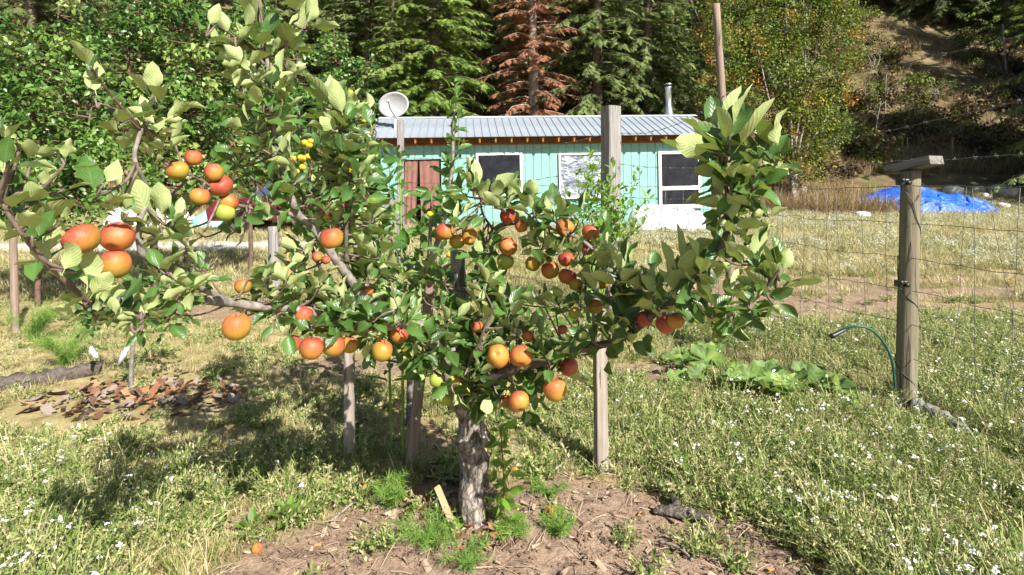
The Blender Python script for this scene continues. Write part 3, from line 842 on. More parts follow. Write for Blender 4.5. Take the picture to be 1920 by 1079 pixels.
A1 = lambda py, d=1.75: P(1920 + 260, py, 2.15)
barbed([strand(P(1990, 48, 2.9), P(1362, 172, 5.42), .05)], 'topmost barbed strand slanting across the dark hillside')
barbed([strand(P(1990, 170, 2.9), P(1368, 300, 5.42), .03)], 'second barbed strand crossing the hillside above the cap board')
barbed([strand(P(1990, 284, 2.95), bc + (.12, -.05, .03), .0, 12), strand(bc + (-.1, .0, .03), P(1372, 345, 5.42), .01)], 'barbed strand resting on the cap board of the post')
barbed([strand(P(1368, 172, 5.42), P(1163, 250, 6.02), .13)], 'barbed strand sagging from tall pole to square post across the roof')
barbed([strand(P(1368, 312, 5.42), P(1163, 308, 6.02), .03)], 'barbed strand across the shed window beside the square post')
barbed([strand(P(1370, 372, 5.42), P(1163, 369, 6.02), .02)], 'lower barbed strand crossing the shed wall beside the square post')
barbed([strand(P(1128, 254, 6.02), P(758, 296, 8.1), .10)], 'barbed strand running from square post under the rafters')
barbed([strand(P(1128, 318, 6.02), P(758, 352, 8.1), .06)], 'barbed strand running from square post past the plastic covered window')

def woven(a, b, zs, pitch, label, sag=.015):
    a = np.asarray(a, float); b = np.asarray(b, float)
    L = np.linalg.norm((b - a)[:2])
    fe = empty('woven_wire_fence', (a[0], a[1], float(H(a[0], a[1]))), label, 'fence', 'woven wire fence panels')
    def pt(u, z):
        q = a + (b - a) * u
        return np.array([q[0], q[1], float(H(q[0], q[1])) + z])
    n = 22
    wob = {}
    for z in zs:
        pts = np.array([pt(u, z) for u in np.linspace(0, 1, n)])
        pts[:, 2] += -4 * sag * np.linspace(0, 1, n) * (1 - np.linspace(0, 1, n)) + rng.normal(0, .005, n)
        pts[:, 1] += rng.normal(0, .004, n)
        V, F, uv = tube(pts, .0021 if z < max(zs) else .0027, 5); mk('line_wire', V, F, M_WIRE, fe, loc=pts[0])
    for u in np.arange(pitch / L * .5, 1, pitch / L):
        k = rng.normal(0, .018)
        pts = [pt(u + k * i / L + rng.normal(0, .004), z - 4 * sag * u * (1 - u)) for i, z in enumerate(zs)]
        V, F, uv = tube(pts, .0017, 4); mk('stay_wire', V, F, M_WIRE, fe, loc=pts[0])
zs = [.13, .34, .56, .78, .99, 1.22, 1.46]
woven((2.95, 1.35, 0), (2.60, 3.64, 0), zs, .165, 'woven wire panel running toward the camera from the round post')
woven((2.57, 3.72, 0), (2.17, 5.40, 0), zs, .165, 'woven wire panel between round post and tall pole')
woven((2.12, 5.52, 0), (1.16, 6.05, 0), zs, .165, 'woven wire panel between tall pole and square post')
woven((1.0, 6.12, 0), (-1.62, 8.15, 0), zs, .20, 'woven wire panel behind the middle of the apple tree')
# far fence posts on the slope
for (px, py, pt_, w_, lb) in ((1701, 300, 258, .05, 'thin far fence post above the cap board'), (1786, 312, 258, .10, 'grey far fence post on the slope between the thin ones'), (1880, 288, 256, .07, 'far fence post near the dark brush on the slope'), (1570, 300, 262, .05, 'rusty far fence stake in the golden grass')):
    g = G(px, py); tp = P(px, pt_, g[1])
    round_post('far_fence_post', [g - (0, 0, .2), tp], [w_ * .6, w_ * .55], M_POLE, lb, 'post', 8, .03, 'far fence posts on the slope')
# timber lying under the fence, fallen wood
lp = [G(1712, 772), G(1745, 782), G(1780, 800), G(1815, 822)]
V, F, uv = tube(spline([p + (0, 0, .03) for p in lp], 6), np.linspace(.058, .03, 19), 10, .3, 3)
tag(mk('edging_log', V, F, M_POSTG, loc=lp[0]), 'weathered grey log lying along the foot of the fence', 'log')
lp = [G(-60, 738), G(40, 728), G(110, 715), G(190, 700)]
V, F, uv = tube(spline([p + (0, 0, .04) for p in lp], 6), np.linspace(.07, .05, 19), 9, .35, 5)
tag(mk('fallen_log', V, F, M_DARKTWIG, loc=lp[0]), 'dark broken log lying behind the bark mulch at the left', 'log')
g1 = G(1222, 965); g2 = G(1345, 985)
pts = [g1 + (0, 0, .03), g1 * .6 + g2 * .4 + (0, 0, .045), g1 * .2 + g2 * .8 + (0, 0, .035), g2 + (0, 0, .02)]
V, F, uv = tube(spline(pts, 7), np.interp(np.linspace(0, 1, 22), [0, .15, .4, .8, 1], [.012, .03, .032, .026, .004]), 16, .3, 8)
V[:, 2] = float(g1[2]) + (V[:, 2] - float(g1[2])) * .62
V = V + (.016 * (fbm(V[:, 0] * 30, V[:, 1] * 30 + V[:, 2] * 40, 77) - .5))[:, None] * np.array([.3, .6, 1.])
M_CHUNK = m_bark('dead_wood', (.03, .024, .02), (.11, .09, .075), (.27, .23, .20), 40, 1.0)
lg = tag(mk('wood_chunk', V, F, M_CHUNK, loc=g1), 'short gnarled dead wood chunk lying on the bare soil', 'wood')
V, F, uv = tube([G(1275, 972) + (0, 0, .05), G(1262, 945) + (0, .02, .06), G(1250, 930) + (0, .03, .06)], [.022, .016, .008], 9, .25, 2); V[:, 2] -= .022; mk('branch_stub', V, F, M_CHUNK, lg, loc=g1)
a_ = P(820, 914, 2.44); b_ = G(873, 1032)
square_post('lath', b_ - (0, 0, .02), a_, .026, M_LATH, 'thin pale lath leaning beside the foot of the trunk', 'stick', .3)
for (p0, p1, lb) in (((1030, 893), (1090, 858), 'bare grey twig lying left of the upright stake'), ((1235, 1023), (1300, 1062), 'thin dry twig lying on soil at the lower right'), ((620, 985), (680, 940), 'thin dry twig lying on soil left of the trunk')):
    q0 = G(*p0); q1 = G(*p1)
    V, F, uv = tube(spline([q0 + (0, 0, .012), (q0 + q1) / 2 + (.01, 0, .03), q1 + (0, 0, .02)], 5), [.006] * 5 + [.005] * 5 + [.003], 6, .1); tag(mk('twig', V, F, M_STAKE, loc=q0), lb, 'twig', 'dry twigs on the soil')
# ------------------------------------------------------------------ leaves
def leaf_tpl(seed, width=.62, fold=.35, curl=.5, wave=.06, nl=6, pet=.22, tip=1.25, roll=0.0, holes=0):
    """one leaf, 1 long, base at the origin, along +Y, upper face +Z; petiole included"""
    r = np.random.default_rng(seed)
    nu = 5
    t = np.linspace(0, 1, nl + 1)
    prof = np.sin(np.pi * np.clip(t, 0, 1) ** .92) ** .62 * (1 - .16 * t ** 3)
    prof[0] = .05; prof[-1] = .015
    c = np.cumsum(np.concatenate([[0], np.full(nl, 1 / nl)])) 
    ang = curl * (t - .25) ** 1 * 1.1
    y = np.concatenate([[0], np.cumsum(np.cos((ang[1:] + ang[:-1]) / 2) / nl)])
    z = -np.concatenate([[0], np.cumsum(np.sin((ang[1:] + ang[:-1]) / 2) / nl)])
    V, uv = [], []
    ph = r.uniform(0, 6)
    for i in range(nl + 1):
        for u in (-1, -.5, 0, .5, 1):
            hw = width / 2 * prof[i]
            a = fold * abs(u)
            jag = 1 + (r.uniform(-.09, .09) if abs(u) == 1 else 0)
            x = hw * u * math.cos(a) * jag
            zz = z[i] + hw * abs(u) * math.sin(a) * 1.1 + wave * hw * 3 * math.sin(ph + t[i] * 9 + u * 2) * abs(u) + roll * hw * u
            V.append((x, pet + y[i] * (1 - pet * .0), zz)); uv.append((.5 + u * .5, t[i]))
    F = np.array([[i * nu + j, i * nu + j + 1, (i + 1) * nu + j + 1, (i + 1) * nu + j] for i in range(nl) for j in range(nu - 1)])
    b = len(V)
    w_ = .012
    V += [(-w_, 0, 0), (w_, 0, 0), (w_, pet + .03, .012), (-w_, pet + .03, .012)]
    uv += [(.5, 0)] * 4
    F = np.concatenate([F, [[b, b + 1, b + 2, b + 3]]])
    V = np.array(V); V[:, 1:] /= (1 + pet * .15); V[:, 0] /= 1.0
    return V, [F], np.array(uv)
APPLE_T = [leaf_tpl(k, U(.54, .70), U(.06, .55), U(-.4, 1.2), U(.03, .12), roll=U(-.3, .3)) for k in range(20)]
PEAR_T = [leaf_tpl(50 + k, U(.44, .56), U(.15, .5), U(.0, .9), U(.02, .07), nl=5, pet=.35) for k in range(8)]
HERB_T = [leaf_tpl(80 + k, U(.26, .34), U(.1, .4), U(.2, 1.0), U(.02, .06), nl=5, pet=.05) for k in range(6)]

# gaps in the foliage where the photograph sees through to the dish, the roof and the small fruit: x, y, radius, up to depth
GAPS = [(740, 197, 38, 15), (728, 236, 26, 15), (770, 240, 30, 15), (806, 245, 24, 15), (573, 270, 15, 2.45), (566, 297, 20, 2.45), (560, 318, 12, 2.45), (657, 174, 7, 2.4), (682, 226, 7, 2.4), (612, 408, 7, 2.4), (617, 385, 7, 2.4), (800, 330, 22, 3), (930, 310, 26, 4), (1085, 320, 20, 4), (1195, 320, 24, 4), (1270, 320, 14, 4), (490, 352, 14, 3), (803, 548, 11, 2.7), (800, 575, 10, 2.7), (858, 500, 12, 2.4), (862, 540, 12, 2.4), (1000, 418, 12, 2.15), (1150, 260, 30, 5), (470, 478, 22, 3), (510, 460, 16, 3), (388, 414, 24, 5), (410, 472, 34, 3), (450, 475, 28, 3)]
def leafset(n_tpl, T, Dv, Zr, S):
    """lists for a set of leaves: template id, matrix, origin, size"""
    n = len(T)
    return dict(k=rng.integers(0, n_tpl, n), M=frames(Dv, Zr), T=np.asarray(T), S=np.asarray(S, float))
def cat_sets(sets):
    return {k: np.concatenate([s[k] for s in sets]) for k in sets[0]}
def build_leaves(parent, ls, tpls, m, n_single, pname='leaf', mass='foliage'):
    """the n_single that show largest become parts of their own, the rest one part"""
    kp = np.ones(len(ls['S']), bool)
    for f_ in (.1, .35, .65, 1.0):
        q = ls['T'] + ls['M'][:, :, 1] * (ls['S'] * f_)[:, None]
        sx = CX + q[:, 0] / q[:, 1] * FPX; sy = HY - (q[:, 2] - CZ) / q[:, 1] * FPX
        for (cx_, cy_, cr_, cd_) in GAPS:
            kp &= ~((np.hypot(sx - cx_, sy - cy_) < cr_) & (q[:, 1] < cd_))
    ls = {k: v[kp] for k, v in ls.items()}
    vis = ls['S'] / np.maximum(ls['T'][:, 1], .3)
    order = np.argsort(-vis)
    single, rest = order[:n_single], order[n_single:]
    meshes = {}
    for i in single:
        k = int(ls['k'][i])
        if k not in meshes:
            o = mk(pname, *tpls[k][:2], m, parent, uv=tpls[k][2]); meshes[k] = o.data
        else:
            o = put(pname, meshes[k], parent)
        L = Matrix([[*(ls['M'][i][r] * ls['S'][i]), ls['T'][i][r] - parent.location[r]] for r in range(3)] + [[0, 0, 0, 1]])
        o.matrix_basis = L
    if len(rest):
        parts = []
        for k in range(len(tpls)):
            ii = rest[ls['k'][rest] == k]
            if len(ii):
                parts.append(stamp(tpls[k], ls['M'][ii], ls['T'][ii], ls['S'][ii]))
        V, F, uv = join(parts)
        o = mk(mass, V, F, m, parent, uv=uv, loc=parent.location)
        o['kind'] = 'stuff'
def rosette(base, axis, n, L, th=(35, 95), spread=.03, zbias=.3, stem=.06, pale=False):
    """leaves spiralling off the last bit of a shoot"""
    axis = nz(axis)
    ref = nz(np.cross(axis, [.3, .9, .2])); r2 = np.cross(axis, ref)
    ph = U(0, 6.28) + np.arange(n) * 2.4 + U(-.4, .4, n)
    f = np.linspace(0, 1, n)
    th_ = np.radians(th[1] + (th[0] - th[1]) * f + U(-12, 12, n))
    rad = np.cos(ph)[:, None] * ref + np.sin(ph)[:, None] * r2
    Dv = np.cos(th_)[:, None] * axis + np.sin(th_)[:, None] * rad
    Z = np.sin(th_)[:, None] * axis - np.cos(th_)[:, None] * rad + np.array([0, 0, zbias]) + rng.normal(0, .22, (n, 3))
    T = np.asarray(base) - axis * ((1 - f) * stem)[:, None] + rng.normal(0, spread * .25, (n, 3))
    S = L * U(.62, 1.12, n) * (.8 + .25 * np.sin(np.pi * (f * .8 + .15)))
    return T, Dv, Z, S

# ------------------------------------------------------------------ the trained apple tree
dfx = [-40, 0, 130, 225, 300, 460, 620, 740, 860, 1000, 1110, 1200, 1270, 1340, 1400, 1480]
dfy = [1.04, 1.08, 1.18, 1.35, 1.5, 1.8, 2.0, 2.12, 2.2, 2.18, 2.1, 1.9, 1.72, 1.55, 1.5, 1.42]
dfield = lambda x: float(np.interp(x, dfx, dfy))
def pxl(lst, off=0.0):
    return np.array([P(x, y, (dfield(x) if len(r) == 0 else r[0]) + off) for x, y, *r in lst])
TB = np.array([(890 - CX) / FPX * 2.36, 2.36, 0.0])
apple_tree = empty('apple_tree', TB, 'trained apple tree with gnarled trunk and spreading limbs full of ripe apples', 'tree')
# trunk: swollen graft, knobbly bark
tp = spline([P(893, 1012, 2.36), P(890, 985, 2.36), P(884, 930, 2.36), P(886, 880, 2.35), P(884, 845, 2.34), P(887, 822, 2.33), P(880, 795, 2.31), P(868, 765, 2.28), P(858, 735, 2.26)], 7)
rr = np.interp(np.linspace(0, 1, len(tp)), [0, .06, .14, .24, .33, .42, .50, .56, .60, .66, .71, .77, .88, 1], [.085, .064, .050, .061, .050, .062, .053, .058, .074, .077, .060, .044, .038, .030])
tt_ = np.linspace(0, 1, 110); ti_ = np.linspace(0, 1, len(tp))
tp2 = np.stack([np.interp(tt_, ti_, tp[:, i]) for i in range(3)], -1); tp2[:, 0] += .012 * np.sin(tt_ * 17 + 1) * sstep(.1, .3, tt_) * (1 - sstep(.7, .9, tt_)); rr2 = np.interp(tt_, ti_, rr) * .84
k = 48
V, F, uv = tube(tp2, rr2, k)
n_ = len(tp2) * k
cc = np.repeat(tp2, k, 0); dv = V[:n_] - cc
th_ = np.tile(np.arange(k) / k * 6.2832, len(tp2)); zz_ = np.repeat(tt_, k)
cx_, sx_ = np.cos(th_), np.sin(th_)
q = .85 * (fbm(cx_ * 1.3 + zz_ * 3 + 5, zz_ * 7 + sx_ * 1.3, 31, 3) - .47) + .50 * (fbm(cx_ * 3.2 + 9, zz_ * 17 + sx_ * 3.2, 33, 4) - .47) + .24 * (fbm(cx_ * 9 + 2, zz_ * 46 + sx_ * 9, 35, 3) - .45)
for (t0, a0, rs, am) in ((.55, 4.2, .05, .25), (.60, 5.6, .05, .22), (.40, 4.9, .05, .16), (.28, 5.3, .05, .18), (.22, 3.9, .04, .14), (.62, 3.2, .06, .25), (.50, .3, .06, .2), (.66, 4.6, .03, .16), (.34, 4.0, .04, .12)):
    da = np.angle(np.exp(1j * (th_ - a0))); q += am * np.exp(-((zz_ - t0) / rs) ** 2 - (da / .65) ** 2)
q -= .22 * np.exp(-((zz_ - .575 - .012 * np.sin(th_ * 2)) / .012) ** 2)
V[:n_] = cc + dv * (1 + q)[:, None]
mk('trunk', V, F, M_BARK, apple_tree, uv=uv, loc=TB)
LIMBS = []
def limb(lst, r0, r1, m, off=0.0, k=12, rough=.05, curve=9):
    p = spline(pxl(lst, off), curve)
    rd = r0 + (r1 - r0) * np.linspace(0, 1, len(p)) ** .8
    V, F, uv = tube(p, rd, k, rough, len(LIMBS))
    V = V + .5 * r0 * np.stack([fbm(V[:, 0] * 18 + 3, V[:, 2] * 18 + V[:, 1] * 7, 91 + i) - .5 for i in range(3)], -1)
    mk('branch', V, F, m, apple_tree, uv=uv, loc=TB)
    LIMBS.append(p)
    return p
limb([(868, 775, 2.29), (845, 715, 2.24), (828, 655, 2.2), (800, 615), (740, 613), (690, 606), (620, 592), (545, 580), (460, 571), (385, 562)], .026, .0135, M_TWIGG)
limb([(388, 562), (330, 578), (280, 592), (225, 597), (160, 560), (110, 515), (60, 462), (25, 415), (5, 380)], .0085, .004, M_TWIG)
limb([(440, 569), (385, 545), (297, 497), (265, 470), (262, 420), (277, 360), (253, 297), (265, 240)], .0095, .005, M_TWIGG)
limb([(265, 240), (222, 195), (185, 148), (170, 125)], .004, .0022, M_TWIG)
limb([(262, 243), (228, 212), (190, 195)], .0035, .002, M_TWIG)
limb([(263, 246), (280, 215), (292, 185)], .0035, .002, M_TWIG)
limb([(840, 680, 2.22), (805, 640), (740, 600), (685, 560), (650, 515), (625, 480), (585, 425), (555, 395), (540, 350), (525, 300), (512, 240), (505, 170), (500, 110)], .023, .006, M_TWIGG)
limb([(572, 412), (548, 402), (510, 398), (465, 388)], .010, .006, M_TWIGG)
limb([(465, 388), (430, 380), (395, 350), (360, 330)], .006, .003, M_TWIG)
limb([(502, 130), (470, 90), (440, 70), (405, 45)], .005, .0025, M_TWIG)
limb([(502, 135), (520, 115), (537, 85), (548, 45)], .005, .0025, M_TWIG)
limb([(500, 112), (496, 70), (490, 30), (484, 0)], .005, .0025, M_TWIG)
limb([(652, 518, 2.03), (649, 470), (650, 400), (652, 330), (645, 260), (638, 195)], .009, .0035, M_DARKTWIG)
limb([(560, 575), (575, 590, 1.95), (590, 610, 1.9)], .005, .003, M_TWIG)
limb([(862, 770, 2.28), (905, 722, 2.2), (960, 693, 2.12), (1020, 678, 2.08), (1065, 660), (1110, 650, 2.05), (1165, 635), (1220, 595), (1270, 560), (1310, 515), (1335, 485), (1358, 450), (1366, 400), (1358, 330), (1352, 268)], .021, .005, M_DARKTWIG)
limb([(1225, 592), (1290, 590), (1340, 588), (1400, 572), (1440, 535), (1462, 505)], .007, .003, M_TWIG)
limb([(1365, 410), (1395, 350), (1425, 300), (1445, 270)], .0055, .003, M_TWIG)
limb([(858, 690, 2.24), (850, 630, 2.3), (884, 540, 2.46), (905, 470, 2.46), (935, 425, 2.36), (985, 418, 2.26), (1040, 428, 2.2), (1090, 450, 2.15), (1125, 480, 2.12)], .015, .008, M_TWIGG)
limb([(925, 432, 2.38), (905, 400, 2.25), (900, 370, 2.18), (890, 350, 2.15)], .006, .003, M_TWIG)
limb([(1185, 625), (1165, 570), (1160, 520), (1158, 470)], .006, .003, M_TWIG)
limb([(1255, 572), (1275, 530), (1288, 500)], .005, .003, M_TWIG)
limb([(870, 700, 2.2), (895, 650, 2.1), (915, 600, 2.05), (930, 570, 2.02)], .009, .003, M_TWIG)
limb([(740, 606), (742, 590, 2.05), (746, 575, 2.0)], .006, .003, M_TWIG)

# leaf clusters: x, y, leaf length in pixels, leaves, habit (u erect, m mixed, h hanging), depth offset
HUBS = '''172 128 48 3 u;190 160 46 2 u;178 185 46 2 u;225 205 46 3 u;238 212 40 3 m;263 235 46 6 m;290 180 54 6 u;284 215 48 5 m;275 250 44 7 m;320 240 46 4 m;300 275 40 6 m;
8 382 92 2 u;10 262 55 3 u;22 345 74 3 u;14 310 60 4 m;48 362 60 4 m;62 405 58 4 m;38 425 60 4 m;92 478 58 4 m;70 300 50 4 m;30 270 50 4 m;115 300 46 4 m;110 420 50 4 m;30 400 70 2 m;60 445 64 2 m;70 340 46 3 m;110 345 46 4 m;95 505 95 1 w;130 520 74 2 u;165 548 72 2 u;190 575 60 3 u;
195 345 58 3 u;225 352 52 3 u;270 400 60 4 u;310 398 56 4 u;345 395 50 4 u;370 375 42 4 u;300 425 46 5 m;330 415 46 6 m;360 440 42 6 m;390 425 40 5 m;255 430 46 5 m;240 400 44 5 m;
320 500 48 3 u;345 530 40 9 m;400 492 38 7 m;378 512 36 7 m;300 520 40 7 m;240 590 40 10 m;272 588 40 9 m;210 582 42 7 m;225 545 46 5 u;180 600 38 6 m;335 565 46 3 h;300 590 36 7 m;355 575 36 6 m;150 570 40 5 m;265 620 34 5 h;
440 425 34 6 h;425 450 34 6 h;460 405 36 5 h;440 465 30 4 h;
393 50 52 3 u;425 62 52 4 u;445 72 46 4 m;465 90 44 5 m;425 95 38 4 m;450 115 44 6 m;470 140 44 6 m;455 165 42 5 m;470 200 42 6 m;460 240 42 6 m;470 280 40 6 m;440 300 38 6 m;
488 25 52 4 u;495 70 50 4 u;560 15 50 4 u;575 40 46 4 m;540 80 50 5 m;510 100 46 7 m;490 120 46 6 m;520 140 44 6 m;500 160 46 7 m;530 180 42 6 m;495 200 46 7 m;520 225 44 7 m;500 250 44 7 m;540 255 42 6 m;525 290 42 8 m;490 280 42 6 m;535 325 42 8 m;510 335 42 7 m;555 340 40 7 m;545 375 40 7 m;500 370 40 6 m;
634 200 64 6 u;655 205 58 4 u;610 205 48 4 u;650 230 46 7 m;630 250 46 7 m;665 255 44 7 m;690 215 44 5 m;700 240 40 5 m;615 240 42 6 m;645 285 46 8 m;670 295 42 7 m;620 300 42 7 m;690 275 40 6 m;650 325 44 8 m;675 335 42 7 m;615 340 42 7 m;645 365 44 8 m;670 375 42 7 m;620 380 42 8 m;600 370 40 6 m;575 375 40 7 m;
660 420 42 8 m;630 415 42 8 m;690 440 42 8 m;700 405 40 7 m;680 480 44 6 u;715 475 42 7 m;720 510 40 7 m;690 520 42 8 m;660 470 42 7 m;640 550 40 8 m;660 580 40 8 m;
530 440 52 2 u;592 440 48 3 u;560 470 40 6 m;500 505 40 9 m;530 520 40 9 m;470 515 36 7 m;550 545 40 9 m;600 530 42 9 m;585 560 42 9 m;620 575 40 9 m;640 595 40 8 m;560 595 38 9 m;590 612 38 9 m;630 605 38 9 m;520 570 36 7 m;660 612 38 7 m;520 605 34 5 h;480 555 36 7 m;455 580 34 6 m;
745 590 52 9 u;720 585 46 5 u;700 595 42 6 m;775 590 46 6 u;745 605 42 8 m;700 622 40 8 m;735 645 38 6 h;690 650 36 5 h;780 620 38 8 m;765 660 38 7 h;795 560 40 7 m 0.25;800 500 40 7 m 0.3;785 530 40 7 m 0.3;825 520 40 7 m 0.3;
850 405 52 4 u;838 425 42 5 m;870 425 40 5 m;905 470 40 7 m;905 505 40 7 m;910 535 40 7 m;885 350 54 5 u;905 355 50 4 u;930 365 48 5 u;865 360 42 6 m;955 372 46 5 u;940 390 42 7 m;985 380 46 8 m;1000 395 44 7 m;
930 580 58 8 u;905 585 52 4 u;955 590 50 5 u;870 590 50 8 u;845 600 44 7 m;880 630 42 9 m;920 625 42 9 m;900 660 42 9 m;860 655 42 9 m;840 640 40 8 m;950 640 40 8 m;870 700 42 10 m;900 715 42 10 m;845 695 40 9 m;820 680 40 8 m;800 700 40 7 h;785 665 40 7 m;930 720 42 8 m;890 750 42 8 h;870 735 40 9 m;960 715 42 7 h;1000 700 42 7 h;1005 735 40 6 h;940 755 38 6 h;985 775 34 5 h;820 725 38 6 h;1020 690 40 7 m;1055 680 38 5 h;1000 655 38 8 m;1040 650 36 7 m;970 620 38 7 m;
1040 400 44 8 m;1075 405 42 8 m;1020 455 44 8 m;1000 445 42 7 m;1045 465 40 7 m;1085 475 42 7 m;1100 505 44 5 m;1140 480 46 6 m;1120 450 40 6 m;1150 500 56 5 u;1165 505 54 4 u;1175 540 44 8 m;1155 560 44 8 m;1130 552 48 3 m;1190 580 44 7 m;1165 600 42 8 m;1120 605 38 6 m;1200 540 46 7 m;1220 515 48 7 m;1090 540 36 6 m;1085 570 34 6 m;1050 570 36 7 m;1020 550 36 6 m;
1290 508 70 7 u;1265 520 58 5 u;1240 545 54 6 m;1270 555 50 6 m;1300 540 56 3 h;1320 500 50 6 m;1215 615 52 3 h;1180 640 46 4 h;1250 580 46 6 m;
1350 262 84 7 u;1372 250 76 5 u;1340 285 74 4 w;1365 290 56 6 m;1345 330 56 8 m;1370 345 54 8 m;1355 375 54 8 m;1395 340 52 7 m;1405 310 52 6 u;1440 280 60 6 u;1425 300 54 6 m;1455 300 48 5 m;1420 350 50 7 m;1400 385 50 7 m;1425 395 46 6 m;1375 420 52 6 m;1395 430 48 5 m;1345 415 46 5 h;1375 465 48 6 m;1345 480 46 6 m;
1400 490 56 4 m;1425 500 54 5 m;1455 515 62 5 u;1468 500 58 4 u;1440 545 50 6 m;1400 565 50 9 m;1365 560 46 8 m;1340 585 46 8 m;1410 585 48 5 h;1450 570 40 5 h;1375 600 42 6 h;1320 565 44 7 m;1300 590 40 6 m;
975 690 44 6 m -0.14;1025 672 44 6 m -0.14;1070 655 42 5 m -0.14;1110 640 42 6 m -0.12;1150 625 42 5 u -0.1;1195 600 44 5 m -0.1;920 735 42 7 h -0.12;890 700 44 8 m -0.14;850 735 42 7 h -0.1;800 640 42 7 m -0.12;700 600 42 6 m -0.1;640 575 42 6 m -0.1'''
allp = np.concatenate(LIMBS)
sets, twigs = [], []
HL = HUBS.replace('\n', '').split(';')
for h_ in list(HL):
    f = h_.split()
    if f[4] == 'm' and 200 < float(f[0]) < 1230 and U(0, 1) < .85:
        HL.append('%f %f %s %s m %f' % (float(f[0]) + U(-26, 26), float(f[1]) + U(-22, 22), f[2], max(3, int(f[3]) - 3), U(-.02, .25)))
for h_ in HL:
    f = h_.split()
    px, py, L, n, hab = float(f[0]), float(f[1]), float(f[2]), int(f[3]), f[4]
    off = float(f[5]) if len(f) > 5 else 0.0
    d = dfield(px) + off + U(-.10, .10) * (1 if px > 300 else .5)
    c = P(px, py, d)
    L = L / FPX * d * (1.28 if hab in 'uw' and px > 1240 else 1.18 if hab in 'uw' else 1.06)
    j = int(np.argmin(np.linalg.norm(allp - c, axis=1)))
    q = allp[j]
    out = c - q
    if hab == 'u':
        ax = nz(np.array([U(-.35, .35), U(-.1, .35), 1.0]) + .3 * nz(out) * (1, .3, 1)); th = (12, 66); zb = -.1
    elif hab == 'h':
        ax = nz(np.array([U(-.5, .5), U(-.9, -.2), -.7])); th = (20, 85); zb = .7
    elif hab == 'w':
        ax = nz(np.array([-.9, -.25, .18])); th = (5, 40); zb = .2
    else:
        ax = nz(np.array([U(-.7, .7), U(-.45, .55), U(.25, 1.0)]) + .3 * nz(out)); th = (25, 105); zb = .1
    if hab == 'u' or hab == 'w':
        base = c - ax * L * .05
    else:
        base = c
    n2 = n + (1 if n >= 5 else 0)
    T, Dv, Z, S = rosette(base, ax, n2, L, th, zbias=zb, stem=L * .55)
    sets.append(leafset(len(APPLE_T), T, Dv, Z, S))
    if .015 < np.linalg.norm(out) < .5:
        mid = (q + base) / 2 + np.array([0, 0, -.12 * np.linalg.norm(out)]) + rng.normal(0, .006, 3)
        p = spline([q, mid, base - ax * L * .3, base + ax * L * .05], 4)
        twigs.append(tube(p, np.linspace(.0042, .0022, len(p)), 6))
for tw in twigs:
    mk('twig', tw[0], tw[1], M_TWIG, apple_tree, uv=tw[2], loc=TB)
